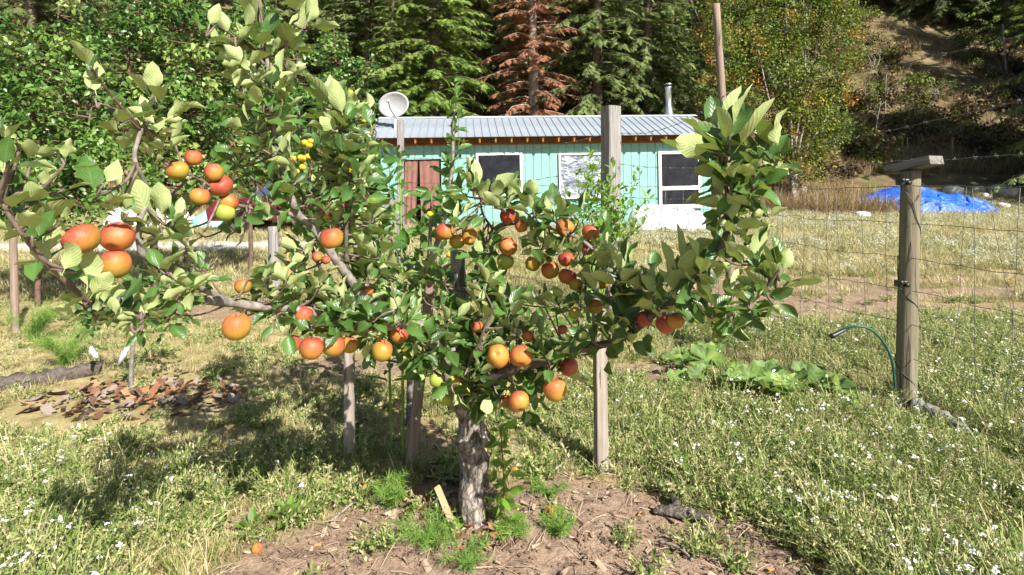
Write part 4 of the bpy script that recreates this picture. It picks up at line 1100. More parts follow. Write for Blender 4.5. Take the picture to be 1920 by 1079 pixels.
# x, y, radius px, skin, axis (d stem up, c calyx toward the camera, l calyx low in front, t calyx up in front, s lying sideways), label
APPLES = '''153 448 32 o d|large orange red apple of the near trio, crossed by a curled leaf
219 444 29 r l|reddest apple of the near trio, its calyx showing low
215 496 28 o d|lowest orange apple of the near trio, partly behind a leaf
334 321 20 y d|yellow orange apple leading the upper cluster left of the car
362 296 16 r d|red apple half hidden at the top of the upper cluster
400 324 18 o d|orange apple behind the front one of the upper cluster
412 349 22 o t|front red shouldered apple of the upper cluster with its dimple showing
374 369 18 y d|yellow apple low on the inner side of the upper cluster
428 380 19 o d|orange apple below the front one of the upper cluster
421 399 18 g d|greenish bottom apple of the upper cluster above the grey limb
443 613 26 y d|lone yellow orange apple hanging under the left limb with a leaf over it
456 537 16 o d|orange apple peeping from leaves just above the left limb
622 447 22 o d|lone orange apple beside the dark vertical shoot
594 482 10 o d|small orange apple among leaves below the lone one by the dark shoot
611 488 9 r d|tiny red apple tucked beside the grey limb
568 590 19 r d|dark red apple half hidden above the row of four low apples
547 645 18 r d|first red apple of the low row of four, cut by a leaf
583 653 23 r d|biggest and reddest apple of the low row of four
626 648 21 o d|orange apple third in the low row of four, shaded by a leaf
655 647 17 y d|yellowish apple last in the low row of four, above the short stake
748 627 18 o d|orange apple under the pale leaf fan left of the trunk
717 658 20 y d|yellow orange apple below and left of the pale leaf fan
834 435 18 o d|red shouldered apple left of the three above the round stake
857 453 15 y d|yellow apple between two others above the round stake
882 444 17 o c|orange apple facing out at the right of the three above the round stake
953 405 16 r d|red apple topmost at the inner end of the grey upper limb
977 425 12 o d|small orange apple just under the grey upper limb
953 463 18 r l|red apple hanging alone below the inner end of the upper limb
947 490 16 g d|greenish apple in shade below the lone red one
1059 429 18 r c|red apple facing out above the big right cluster
1108 436 17 r d|red apple at the outer end of the upper limb row
1103 467 13 o d|orange apple half covered by leaves under the outer red one
1061 486 16 r d|red apple crowning the diagonal row of the right cluster
998 495 15 y d|yellow orange apple starting the diagonal row of the right cluster
1031 507 17 o d|orange apple second in the diagonal row of the right cluster
1064 519 17 r d|red apple third in the diagonal row of the right cluster
1078 533 13 y d|shaded yellow apple tucked under the end of the diagonal row
1128 527 16 o d|orange apple apart from the diagonal row, beneath a broad leaf
1115 575 16 o d|orange apple under a broad leaf just above the upright stake
1078 587 12 g d|small yellow green apple left of the upright stake top
1055 618 10 o d|small apple in the leaf shade left of the upright stake
1210 598 16 r d|red apple first of the three behind the dark right limb
1248 608 19 r d|largest red apple of the three behind the dark right limb
1267 603 16 o d|orange apple last of the three behind the dark right limb
895 613 12 o d|small orange apple in leaves above the trunk fork
933 668 22 o t|orange apple with a dark blemished eye in the pair above the trunk
978 668 22 r l|red orange apple right of the blemished one above the trunk
950 690 17 y d|yellow apple wedged below the pair above the trunk
990 631 12 r d|dark red apple in shade behind the pair above the trunk
1067 688 18 r d|dull red apple in shade at the foot of the right limb
1040 730 23 y d|red and yellow apple lowest at the right of the trunk cluster
973 753 21 o l|orange red apple lowest of the trunk cluster, calyx facing out
818 713 14 g d|green apple in shade left of the trunk top
852 719 14 g d|green apple in shade just above the trunk
835 750 12 g d|small green apple half hidden beside the trunk fork
948 752 12 o d|small dull apple behind the lowest one of the trunk cluster
690 545 11 o d|small orange apple deep in leaves beside the grey left limb'''
def apple_depth(px, py, r):
    df = dfield(px) + (-.02 if py < 560 and 800 < px < 1140 else -.08)
    return float(np.clip(FPX * .038 / r, df - .16, df + .08))
ls = cat_sets(sets)
tips = ls['T'] + ls['M'][:, :, 1] * (ls['S'] * .6)[:, None]
keep = np.ones(len(tips), bool)
for ln in APPLES.split('\n'):                      # fruit grows in the open: thin the leaves right over it
    f = ln.split('|')[0].split(); px, py, r = float(f[0]), float(f[1]), float(f[2]); d = apple_depth(px, py, r)
    for q in (tips, ls['T'] + ls['M'][:, :, 1] * (ls['S'] * .25)[:, None], ls['T'] + ls['M'][:, :, 1] * ls['S'][:, None]):
        sx = CX + q[:, 0] / q[:, 1] * FPX; sy = HY - (q[:, 2] - CZ) / q[:, 1] * FPX
        keep &= ~((np.hypot(sx - px, sy - py) < r * .9) & (q[:, 1] < d + .05) & (rng.random(len(q)) < .85))
ls = {k: v[keep] for k, v in ls.items()}
# the curled leaves that lie across the near fruit
xt = np.array([P(116, 517, 1.10), P(168, 560, 1.16), P(447, 588, 1.68), P(540, 622, 1.84), P(640, 612, 1.9)])
xd = np.array([P(142, 450, 1.10), P(203, 515, 1.15), P(440, 622, 1.66), P(548, 665, 1.8), P(612, 648, 1.84)]) - xt
ex = leafset(len(APPLE_T), xt, xd, np.array([(.2, 1, .5), (-.3, 1, .5), (0, -1, .3), (0, -1, .3), (0, -1, .3)]), np.linalg.norm(xd, axis=1) * .9)
ls = cat_sets([ls, ex])
build_leaves(apple_tree, ls, APPLE_T, M_APPLELEAF, 300)

# ------------------------------------------------------------------ apples, each a thing
def apple_mesh(name, seed, sq, m):
    r = np.random.default_rng(seed)
    nu, nv = 28, 18
    V, uv = [], []
    for j in range(nv + 1):
        t = j / nv
        th = math.pi * t
        rr = math.sin(th) ** .92
        z = math.cos(th)
        R = 1.0 * (rr * (1.06 - .10 * (1 - t) * 0 - .10 * t))
        zz = z * sq
        dt = math.exp(-(rr / .30) ** 2)
        zz += .07 * math.cos(seed * 1.7) * rr * (1 - 2 * t) * 0
        zz -= (.40 * dt if z > 0 else -.22 * math.exp(-(rr / .24) ** 2)) * sq
        for i in range(nu):
            a = 2 * math.pi * i / nu
            lob = 1 + .025 * math.cos(5 * a + seed) * (.3 + t) + .055 * math.cos(a + seed * 2) * (.4 + t) + .03 * math.cos(2 * a + seed)
            V.append((R * lob * math.cos(a), R * lob * math.sin(a), zz)); uv.append((i / nu, t))
    F = np.array([[j * nu + i, (j + 1) * nu + i, (j + 1) * nu + (i + 1) % nu, j * nu + (i + 1) % nu] for j in range(nv) for i in range(nu)])
    return mk(name, np.array(V) * .04, F, m, uv=uv)
_amesh = {}
def _am(kind, v):
    if (kind, v) not in _amesh:
        o = apple_mesh('apple', v, (.92, .97, 1.03)[v % 3], {'o': M_APPLE, 'r': M_APPLER, 'y': M_APPLEY, 'g': M_APPLEG}[kind])
        _amesh[kind, v] = o.data
        bpy.data.objects.remove(o)
    return _amesh[kind, v]
V, F, uv = join([tube([(0, 0, .017), (.001, .001, .03), (.004, .002, .046)], [.0022, .0016, .0022], 6)])
_o = mk('stem', V, F, M_TWIG); ST = _o.data; bpy.data.objects.remove(_o)
cal = []
for i in range(5):
    a = i * 1.2566
    cal.append(tube([(0, 0, -.0245), (.004 * math.cos(a), .004 * math.sin(a), -.029), (.009 * math.cos(a + .2), .009 * math.sin(a + .2), -.0285)], [.0028, .0022, .0005], 4))
V, F, uv = join(cal)
_o = mk('calyx', V, F, M_CALYX); CA = _o.data; bpy.data.objects.remove(_o)
for k_, ln in enumerate(APPLES.split('\n')):
    a_, lab = ln.split('|')
    f = a_.split()
    px, py, r = float(f[0]), float(f[1]), float(f[2])
    d = apple_depth(px, py, r)
    R_ = r / FPX * d
    o = put('apple', _am(f[3], k_ % 8))
    s = R_ / .0415
    ax = {'d': Vector((U(-.45, .45), U(-.1, .35), 1)), 'c': Vector((U(-.2, .2), 1, .25)), 'l': Vector((U(-.25, .25), .75, .75)), 't': Vector((.1, -.75, .6)), 's': Vector((1, .2, .2))}[f[4]]
    if f[4] == 't' and 'eye' in lab:
        ax = Vector((.1, .8, -.45))
    rot = ax.normalized().to_track_quat('Z', 'Y').to_matrix().to_4x4()
    spin = Matrix.Rotation(U(-.5, .5), 4, 'Z')
    o.matrix_basis = Matrix.Translation(Vector([float(v) for v in P(px, py, d)])) @ rot @ spin @ Matrix.Scale(s, 4)
    tag(o, lab, 'apple', 'apples hanging on the trained tree')
    put('stem', ST, o); put('calyx', CA, o)
def windfall(px, py, r, skin, lab):
    g = G(px, py + r); rr_ = r / FPX * g[1]
    o = put('fallen_apple', _am(skin, 2))
    o.location = Vector([float(v) for v in (P(px, py, g[1] - rr_ * .3))]); o.location.z = float(Hd(o.location.x, o.location.y)) + rr_ * .72
    o.rotation_euler = (U(.5, 1.4), U(-.6, .6), U(0, 6)); o.scale = [rr_ / .0415] * 3
    tag(o, lab, 'apple', 'fallen apples on the ground')
    put('stem', ST, o); put('calyx', CA, o)
for a in ((682, 911, 10, 'y', 'fallen yellow apple in the grass between the two left stakes'), (1032, 972, 11, 'y', 'fallen yellow orange apple on soil right of the trunk'), (482, 1026, 10, 'y', 'fallen orange apple on soil by the white flowers at lower left'),
          (845, 846, 9, 'g', 'fallen pale green apple close to the left of the trunk'), (965, 885, 9, 'y', 'fallen yellow apple behind the leafy sucker')):
    windfall(*a)
for i, (px, py, lab) in enumerate(((1737, 519, 'fallen red apple on the bare track nearest the post'), (1769, 524, 'fallen red orange apple, brightest on the bare track'), (1782, 531, 'fallen red apple lowest on the bare track'), (1797, 521, 'fallen red apple beyond the brightest one on the track'), (1891, 530, 'fallen red apple on the track near the picture edge'), (1646, 519, 'fallen red apple on the track left of the round post'))):
    windfall(px, py, 4, 'r', lab)
# ------------------------------------------------------------------ other fruit trees and garden plants close behind
SMALL = (np.array([(0, 0, 0), (-.30, .38, .07), (0, .40, 0), (.30, .38, .07), (-.20, .75, .03), (.20, .75, .03), (0, .78, -.05), (0, 1, -.14)]),
         [np.array([[0, 2, 1], [0, 3, 2], [4, 6, 7], [6, 5, 7]]), np.array([[1, 2, 6, 4], [2, 3, 5, 6]])],
         np.array([(.5, 0), (0, .4), (.5, .4), (1, .4), (.15, .75), (.85, .75), (.5, .75), (.5, 1)]))
def hub_plant(name, label, cat, base, limbs, hubs, tpls, m, barkm, n_single, group=None, barkpart='branch'):
    """limbs: (points, r0, r1); hubs: (point, axis, n, leaf length, (th0, th1))"""
    b = empty(name, base, label, cat, group)
    for i, (pts, r0, r1) in enumerate(limbs):
        p = spline(pts, 5)
        V, F, uv = tube(p, np.linspace(r0, r1, len(p)), 8, .08, i)
        mk('trunk' if i == 0 and barkpart == 'branch' else barkpart, V, F, barkm, b, uv=uv, loc=base)
    sets = []
    for c, ax, n, L, th in hubs:
        T, Dv, Z, S = rosette(c, ax, n, L, th, zbias=.4, stem=L * .7)
        sets.append(leafset(len(tpls), T, Dv, Z, S))
    build_leaves(b, cat_sets(sets), tpls, m, n_single)
    return b
# pear tree close behind the middle of the apple tree
base = onground((770 - CX) / FPX * 3.4, 3.4)
d0 = 3.1
limbs = [([base - (0, 0, .1), P(775, 600, 3.3), P(800, 520, 3.2), P(828, 430, d0), P(846, 330, d0), P(850, 240, d0), P(854, 165, d0)], .03, .004)]
hubs = []
for t in np.linspace(0, 1, 26):
    px = np.interp(t, [0, .45, .75, 1], [836, 848, 850, 855]); py = 395 - t * 232
    hubs.append((P(px + U(-9, 9), py, d0 + U(-.05, .05)), (U(-.8, .8), U(-.8, .4), .7), 4, (34 - 9 * t) / FPX * d0, (25, 85)))
for k in range(46):
    px, py = U(675, 850), U(345, 590)
    if px < 740 and py < 380: continue
    d = U(2.75, 3.3); c = P(px, py, d)
    hubs.append((c, (U(-.8, .8), U(-1, .1), U(-.2, .9)), 7, U(30, 40) / FPX * d, (30, 105)))
    if k % 4 == 0:
        limbs.append(([P(800, 530, 3.2), (P(800, 530, 3.2) + c) / 2 + (0, 0, -.04), c], .011, .004))
for (px, py) in ((905, 450), (930, 520), (1010, 580), (1040, 600), (980, 560), (1090, 610), (930, 470), (1060, 640), (1000, 610), (960, 590)):
    d = U(2.75, 3.1); hubs.append((P(px, py, d), (U(-.8, .8), U(-1, .1), U(-.2, .9)), 7, 32 / FPX * d, (30, 105)))
limbs.append(([P(800, 560, 3.2), P(900, 560, 3.1), P(1010, 590, 3.0), P(1080, 620, 2.95)], .014, .005))
hub_plant('pear_tree', 'slender leafy fruit tree behind the trunk with one tall thin leader', 'tree', base, limbs, hubs, PEAR_T, M_PEARLEAF, M_TWIGG, 200)
# yellow-fruited tree at left
base = onground((657 - CX) / FPX * 3.3, 3.3)
limbs = [([base - (0, 0, .1), P(650, 620, 3.2), P(590, 480, 3.0), P(566, 380, 2.8), P(575, 280, 2.7), P(590, 200, 2.7)], .013, .006),
         ([P(563, 420, 2.9), P(610, 370, 2.8), P(690, 330, 2.75), P(705, 250, 2.7)], .012, .004), ([P(563, 430, 2.9), P(510, 380, 2.8), P(470, 330, 2.7)], .011, .004), ([P(566, 380, 2.8), P(540, 290, 2.7), P(555, 240, 2.65)], .010, .004)]
hubs = []
for (px, py, rx, ry, n) in ((575, 290, 70, 75, 22), (690, 290, 50, 90, 16), (590, 210, 60, 55, 10), (480, 340, 60, 55, 11), (600, 420, 90, 60, 15)):
    for k in range(n):
        a, r = U(0, 6.28), math.sqrt(U(0, 1)); d = U(2.5, 2.95)
        c = P(px + rx * r * math.cos(a), py + ry * r * math.sin(a), d)
        if abs(c[0] / d * FPX + CX - 562) < 24 and 262 < py + ry * r * math.sin(a) < 320: d += .25; c = P(px + rx * r * math.cos(a), py + ry * r * math.sin(a), d)
        hubs.append((c, (U(-.8, .8), U(-.9, .2), U(-.2, 1)), 6, U(28, 38) / FPX * d, (30, 105)))
hub_plant('plum_tree', 'fruit tree carrying bunches of small yellow fruit behind the left limbs', 'tree', base, limbs, hubs, PEAR_T, M_HERBLEAF, M_DARKTWIG, 150)
_o = apple_mesh('yellow_fruit', 1, .95, M_PLUM); PL = _o.data; bpy.data.objects.remove(_o)
for (px, py, r, lab) in ((572, 268, 6.5, 'left fruit of the upper yellow trio above the left limb'), (583, 265, 5.5, 'right fruit of the upper yellow trio above the left limb'), (580, 273, 6, 'lowest fruit of the upper yellow trio above the left limb'), (564, 296, 6.5, 'second yellow fruit in the lower row of the bunch'), (579, 294, 6.5, 'last yellow fruit in the lower row of the bunch'), (550, 298, 6, 'first yellow fruit in the lower row of the bunch'), (571, 297, 6, 'third yellow fruit in the lower row of the bunch'), (567, 314, 6, 'yellow fruit hanging just under the lower row of the bunch'), (557, 322, 5, 'lowest small yellow fruit of the whole bunch'),
                    (657, 174, 5.5, 'single small yellow fruit beside the tall leaf fan'), (682, 226, 5.5, 'single small orange fruit right of the tall leafy shoot'), (617, 385, 6, 'small yellow fruit left of the dark vertical shoot'), (612, 408, 5.5, 'small yellow fruit above the lone orange apple'), (655, 320, 5, 'small yellow fruit on the tall leafy shoot'),
                    (806, 402, 6, 'small yellow fruit in the thin leader tree, highest one'), (843, 478, 6, 'small yellow fruit left of the round stake'), (935, 507, 5, 'small yellow fruit right of the round stake'), (710, 420, 6, 'small yellow fruit in leaves beside the tall herb'), (1000, 430, 5, 'small yellow fruit under the grey upper limb')):
    o = put('yellow_fruit', PL)
    d = 2.42 if px < 700 else 2.66
    o.location = [float(v) for v in P(px, py, d)]; o.scale = [r / FPX * d / .041] * 3; o.rotation_euler = (U(-.4, .4), U(-.4, .4), U(0, 6))
    tag(o, lab, 'fruit', 'small yellow fruits')
# tall herbs with paired narrow leaves
def herb(pts, L, step, label, d):
    base = onground(P(*pts[0], d)[0], d)
    p = spline([base - (0, 0, .05)] + [P(x, y, d) for x, y in pts[1:]], 8)
    b = empty('tall_herb', base, label, 'herb', 'tall herbs among the trees')
    V, F, uv = tube(p, np.linspace(.008, .003, len(p)), 7); mk('stalk', V, F, M_STEM, b, uv=uv, loc=base)
    s = np.concatenate([[0], np.cumsum(np.linalg.norm(np.diff(p, axis=0), axis=1))])
    T, Dv, Z, S = [], [], [], []
    k = 0
    for q in np.arange(s[-1] * .35, s[-1], step):
        c = np.array([np.interp(q, s, p[:, i]) for i in range(3)])
        for sgn in (0, math.pi):
            a = k * 1.57 + sgn + U(-.3, .3)
            T.append(c); Dv.append((math.cos(a), math.sin(a), U(.15, .6))); Z.append((-.4 * math.cos(a), -.4 * math.sin(a), 1)); S.append(L / FPX * d * U(.8, 1.15) * (1.1 - .5 * q / s[-1]))
        k += 1
    for a in np.arange(0, 6.2, 1.1):
        T.append(p[-1]); Dv.append((math.cos(a) * .6, math.sin(a) * .6, 1)); Z.append((-math.cos(a), -math.sin(a), .5)); S.append(L / FPX * d * .5)
    build_leaves(b, leafset(len(HERB_T), np.array(T), np.array(Dv), np.array(Z), S), HERB_T, M_HERBLEAF, 300)
herb([(756, 700), (754, 560), (752, 430), (750, 300)], 46, .055, 'tallest leafy herb stalk standing in front of the curtained doorway', 2.9)
herb([(735, 700), (728, 600), (722, 500), (716, 420)], 42, .055, 'shorter leafy herb stalk left of the tallest one', 3.0)
herb([(775, 690), (782, 600), (784, 520), (790, 440)], 40, .055, 'leafy herb stalk right of the tallest one', 3.1)
# lime green shrub in front of the square post
base = onground((1110 - CX) / FPX * 4.6, 4.6)
limbs, hubs = [], []
for (px, py) in ((1062, 375), (1085, 330), (1100, 300), (1112, 290), (1122, 318), (1135, 345), (1152, 318), (1160, 350), (1168, 385), (1045, 395), (1195, 330), (1108, 345), (1075, 395), (1140, 390), (1120, 420), (1160, 430), (1200, 420), (1215, 370)):
    t = P(px, py, 4.6 + U(-.2, .2)); m_ = P(1115 + (px - 1115) * .3, 480, 4.6)
    limbs.append(([base - (0, 0, .05), m_, (m_ + t) / 2 + (U(-.03, .03), 0, 0), t], .007, .003))
    for f in np.linspace(.45, 1, 6):
        q = m_ + (t - m_) * f
        hubs.append((q + rng.normal(0, .02, 3), (U(-.5, .5), U(-.6, .2), 1), 5, U(15, 21) / FPX * 4.6, (20, 85)))
hub_plant('lime_shrub', 'lime green leafy shrub sprouting in front of the square post', 'shrub', base, limbs, hubs, PEAR_T, M_BRIGHTLEAF, M_STEM, 60, barkpart='stem')
# leafy sucker beside the trunk foot
base = G(944, 990)
pts = [base - (0, 0, .02), P(945, 940, 2.33), P(944, 880, 2.34), P(938, 800, 2.34)]
hubs = []
for k, (px, py, sx, L) in enumerate(((925, 832, -1, 34), (962, 838, 1, 24), (930, 872, -1, 30), (955, 888, 1, 36), (925, 915, -1, 32), (958, 920, 1, 38), (928, 945, -1, 40), (962, 952, 1, 34), (930, 968, -1, 30), (955, 975, 1, 30), (936, 812, -1, 26), (946, 806, 1, 24))):
    hubs.append((P(940 + (py - 800) * .03, py, 2.335), (sx * .9, U(-.9, -.1), .3), 3, L * 1.15 / FPX * 2.33, (10, 55)))
hub_plant('root_sucker', 'leafy root sucker growing beside the foot of the trunk', 'shoot', base, [(pts, .005, .0025)], hubs, PEAR_T, M_BRIGHTLEAF, M_REDSTEM, 300, barkpart='stem')
# young tree in the bark mulch at left
base = G(246, 736)
d = base[1]
limbs = [([base - (0, 0, .05), P(246, 690, d), P(249, 640, d), P(243, 600, d), P(240, 560, d)], .017, .008), ([P(246, 630, d), P(215, 590, d), P(190, 540, d - .1)], .008, .004), ([P(246, 625, d), P(285, 580, d), P(310, 530, d)], .008, .004)]
hubs = [(P(U(150, 350), U(520, 625), d + U(-.2, .2)), (U(-.8, .8), U(-1, .1), U(-.2, 1)), 6, .085, (30, 100)) for k in range(26)]
yt = hub_plant('young_tree', 'young fruit tree with thin trunk standing in bark mulch', 'tree', base, limbs, hubs, PEAR_T, M_HERBLEAF, M_TWIGG, 100)
tagm = m_plain('white_tie', (.42, .44, .47), (.58, .60, .62), 20, .5)
for (x0, y0, x1, y1) in ((243, 645, 222, 685), (170, 650, 184, 672)):
    a, b_ = P(x0, y0, d - .03), P(x1, y1, d - .05)
    V, F, uv = tube(spline([a, (a + b_) / 2 + (.01, -.02, 0), b_], 5), [.008, .014, .016, .017, .018, .018, .017, .016, .014, .012, .004], 6, .3, 3); mk('tie_strip', V, F, tagm, yt, loc=base)
# ferny fronds
M_FERN = m_tint('feathery_green', [(0, (.08, .17, .03)), (.5, (.17, .32, .05)), (1, (.30, .42, .10))], .3, .6)
def fern(px, py, h, w_, label, n=9, seed=0):
    r = np.random.default_rng(seed)
    base = G(px, py)
    V, F, tn = [], [], []
    for k in range(n):
        a = r.uniform(0, 6.28); o = np.array([math.cos(a), math.sin(a), 0])
        pts = [base + o * w_ * (t ** 1.3) * r.uniform(.7, 1.1) + (0, 0, h * (t - .35 * t * t) * r.uniform(.85, 1.2)) for t in np.linspace(0, 1, 16)]
        for i in range(2, 16):
            for q in range(9):
                dr = nz(nz(pts[i] - pts[i - 1]) * .8 + r.normal(0, .8, 3)); L = (.03 + .022 * r.random()) * (h / .2) ** .5
                s = nz(np.cross(dr, r.normal(size=3))) * .0009
                c0 = pts[i] + (pts[i - 1] - pts[i]) * r.random()
                b = len(V); V += [c0 - s, c0 + s, c0 + dr * L + s * .6, c0 + dr * L - s * .6]; F.append((b, b + 1, b + 2, b + 3)); tn += [r.random() * .8 + .1] * 4
    o = mk('feathery_plant', V, np.array(F), M_FERN, loc=base, tint=tn)
    tag(o, label, 'plant', 'feathery garden plants')
fern(735, 955, .17, .09, 'feathery green plant between the leaning stake and the trunk', 10, 1)
fern(800, 1025, .12, .16, 'feathery green plant spread in front of the trunk', 13, 2)
fern(870, 1062, .10, .12, 'feathery green plant at the bottom edge below the lath', 9, 3)
fern(960, 1022, .11, .08, 'feathery green plant at the foot of the sucker', 9, 4)
fern(1045, 1015, .13, .08, 'feathery green plant beside the fallen apple', 9, 5)
fern(1030, 935, .10, .09, 'feathery green plant behind the fallen apple', 7, 6)
fern(125, 690, .40, .22, 'feathery bush near the dark log at far left', 22, 7)
fern(60, 640, .45, .3, 'taller feathery bush at the left edge', 22, 8)
# flat leafy rosettes
for (px, py, L, n, lb) in ((538, 985, .085, 12, 'bright green leaf rosette on soil at lower left'), (470, 1005, .07, 9, 'smaller leaf rosette at the edge of the white flowers'), (852, 1010, .06, 8, 'small leafy weed at the foot of the lath')):
    g = G(px, py)
    b = empty('leaf_rosette', g, lb, 'weed', 'leafy weeds on the soil')
    a = np.arange(n) * 2.4; el = np.linspace(.15, 1.2, n)
    Dv = np.stack([np.cos(a) * np.cos(el), np.sin(a) * np.cos(el), np.sin(el)], -1)
    build_leaves(b, leafset(len(PEAR_T), np.repeat(g[None] + (0, 0, .01), n, 0), Dv, np.tile([0, 0, 1.], (n, 1)) - .4 * Dv, L * U(.8, 1.2, n)), PEAR_T, M_BRIGHTLEAF, 100)
# squash plant with broad lobed leaves
def squash_tpl(seed):
    r = np.random.default_rng(seed); n = 25
    a = np.linspace(-2.75, 2.75, n)
    rad = .5 * (.82 + .20 * np.cos(a * 2.5) + r.uniform(-.05, .05, n)) * (1 - .12 * np.abs(a) / 2.75)
    V = [(0, 0, -.05)]; uv = [(.5, .5)]
    for f in (.55, 1):
        for k in range(n):
            x, y = math.sin(a[k]) * rad[k] * f, math.cos(a[k]) * rad[k] * f
            V.append((x, y, .16 * f * f * r.uniform(.5, 1.2) * (1 if k % 5 else .4) - .05)); uv.append((.5 + x, .5 + y))
    F3 = np.array([[0, 1 + k + 1, 1 + k] for k in range(n - 1)]); F4 = np.array([[1 + k, 2 + k, 2 + k + n, 1 + k + n] for k in range(n - 1)])
    return np.array(V), [F3, F4], np.array(uv)
sqm = [mk('leaf', *squash_tpl(k)[:2], M_SQUASH, uv=squash_tpl(k)[2]) for k in range(5)]
sqd = [o.data for o in sqm]
for o in sqm: bpy.data.objects.remove(o)
base = G(1330, 720)
sq = empty('squash_plant', base, 'sprawling squash plant with broad pale green leaves', 'plant')
for k in range(36):
    px = 1265 + 335 * (k / 35) + U(-20, 20); py = np.interp(px, [1265, 1350, 1450, 1600], [672, 690, 718, 742]) + U(-34, 20)
    g = G(px, py + 30); h_ = U(.05, .17)
    c = g + (0, 0, h_)
    o = put('leaf', sqd[k % 5], sq)
    nrm = nz(np.array([U(-.5, .5), U(-.9, .1), 1.0])); az = U(0, 6.28)
    M_ = frames(np.array([[math.cos(az), math.sin(az), 0]]), nrm[None])[0] * U(.17, .29)
    o.matrix_basis = Matrix([[*M_[r], c[r] - base[r]] for r in range(3)] + [[0, 0, 0, 1]])
    V, F, uv = tube([g - (0, 0, .03), g + (U(-.03, .03), 0, h_ * .6), c - nrm * .012], .004, 5); mk('leaf_stalk', V, F, M_STEM, sq, loc=base)
vp = [G(1262, 690) + (0, 0, .03), G(1340, 715) + (0, 0, .03), G(1450, 745) + (0, 0, .03), G(1600, 765) + (0, 0, .03)]
V, F, uv = tube(spline(vp, 8), .008, 7, .1); mk('vine', V, F, M_STEM, sq, loc=base)

# bark pieces: mulch around the young tree and chips by the trunk
_t = NT('orange_inner_bark')
M_BARKO = _t.fin(_t.mix(_t.math('MULTIPLY', _t.noise(30, 3, _t.co()), .7), _t.ramp(_t.n('ObjectInfo').outputs['Random'], [(.0, (.10, .055, .035)), (.4, (.22, .10, .045)), (.7, (.36, .15, .055)), (1, (.42, .26, .14))]), (.09, .05, .03)), .85, .3)
M_BARKG = m_plain('grey_outer_bark', (.16, .12, .095), (.36, .30, .25), 35, .9, .6)
def bark_tpl(seed):
    r = np.random.default_rng(seed); nx, ny = 6, 4
    X, Y = np.meshgrid(np.linspace(-.5, .5, nx), np.linspace(-.5, .5, ny), indexing='ij')
    Z = .22 * (0.25 - Y ** 2) * r.uniform(.3, 1.4) + r.normal(0, .03, X.shape) + .15 * X * X
    w_ = r.uniform(.25, .5)
    V = np.stack([X + r.normal(0, .05, X.shape), Y * w_ + r.normal(0, .03, X.shape), Z * w_ * 1.5], -1).reshape(-1, 3)
    V2 = V - (0, 0, .045)
    i, j = np.meshgrid(np.arange(nx - 1), np.arange(ny - 1), indexing='ij')
    F = np.stack([i * ny + j, (i + 1) * ny + j, (i + 1) * ny + j + 1, i * ny + j + 1], -1).reshape(-1, 4)
    o = mk('bark_piece', np.concatenate([V, V2]), [F, F[:, ::-1] + len(V)], [M_BARKO, M_BARKG], smooth=False, mi=[0, 1] if seed % 2 else [1, 0])
    me = o.data; bpy.data.objects.remove(o); return me
BT = [bark_tpl(k) for k in range(8)]
def bark_heap(label, g, n, rx, ry, h, s0, s1, odd):
    b = empty('bark_mulch', g, label, 'mulch', 'bark mulch')
    for k in range(n):
        a, r = U(0, 6.28), math.sqrt(U(0, 1))
        x, y = g[0] + rx * r * math.cos(a), g[1] + ry * r * math.sin(a)
        z = float(Hd(x, y)) + h * max(0, 1 - r ** 1.6) * U(.5, 1) + .012
        o = put('bark_piece', BT[int(rng.integers(0, 8)) | (1 if U(0, 1) < odd else 0)], b)
        o.location = (x - g[0], y - g[1], z - g[2]); s = U(s0, s1); o.scale = (s, s, s)
        o.rotation_euler = (U(-.9, .9), U(-.7, .7), U(0, 6.28))
bark_heap('heap of orange and grey bark pieces around the young tree', G(262, 752), 240, .75, .36, .04, .03, .12, .4)
bark_heap('scatter of orange bark chips between lath and leaning stake', G(810, 958), 34, .17, .13, .015, .03, .085, .9)
bark_heap('small orange bark chips below the trunk foot', G(905, 1020), 30, .16, .10, .01, .025, .07, .85)
bark_heap('few dark bark slivers under the leaning stake', G(800, 895), 16, .16, .12, .01, .05, .12, .1)
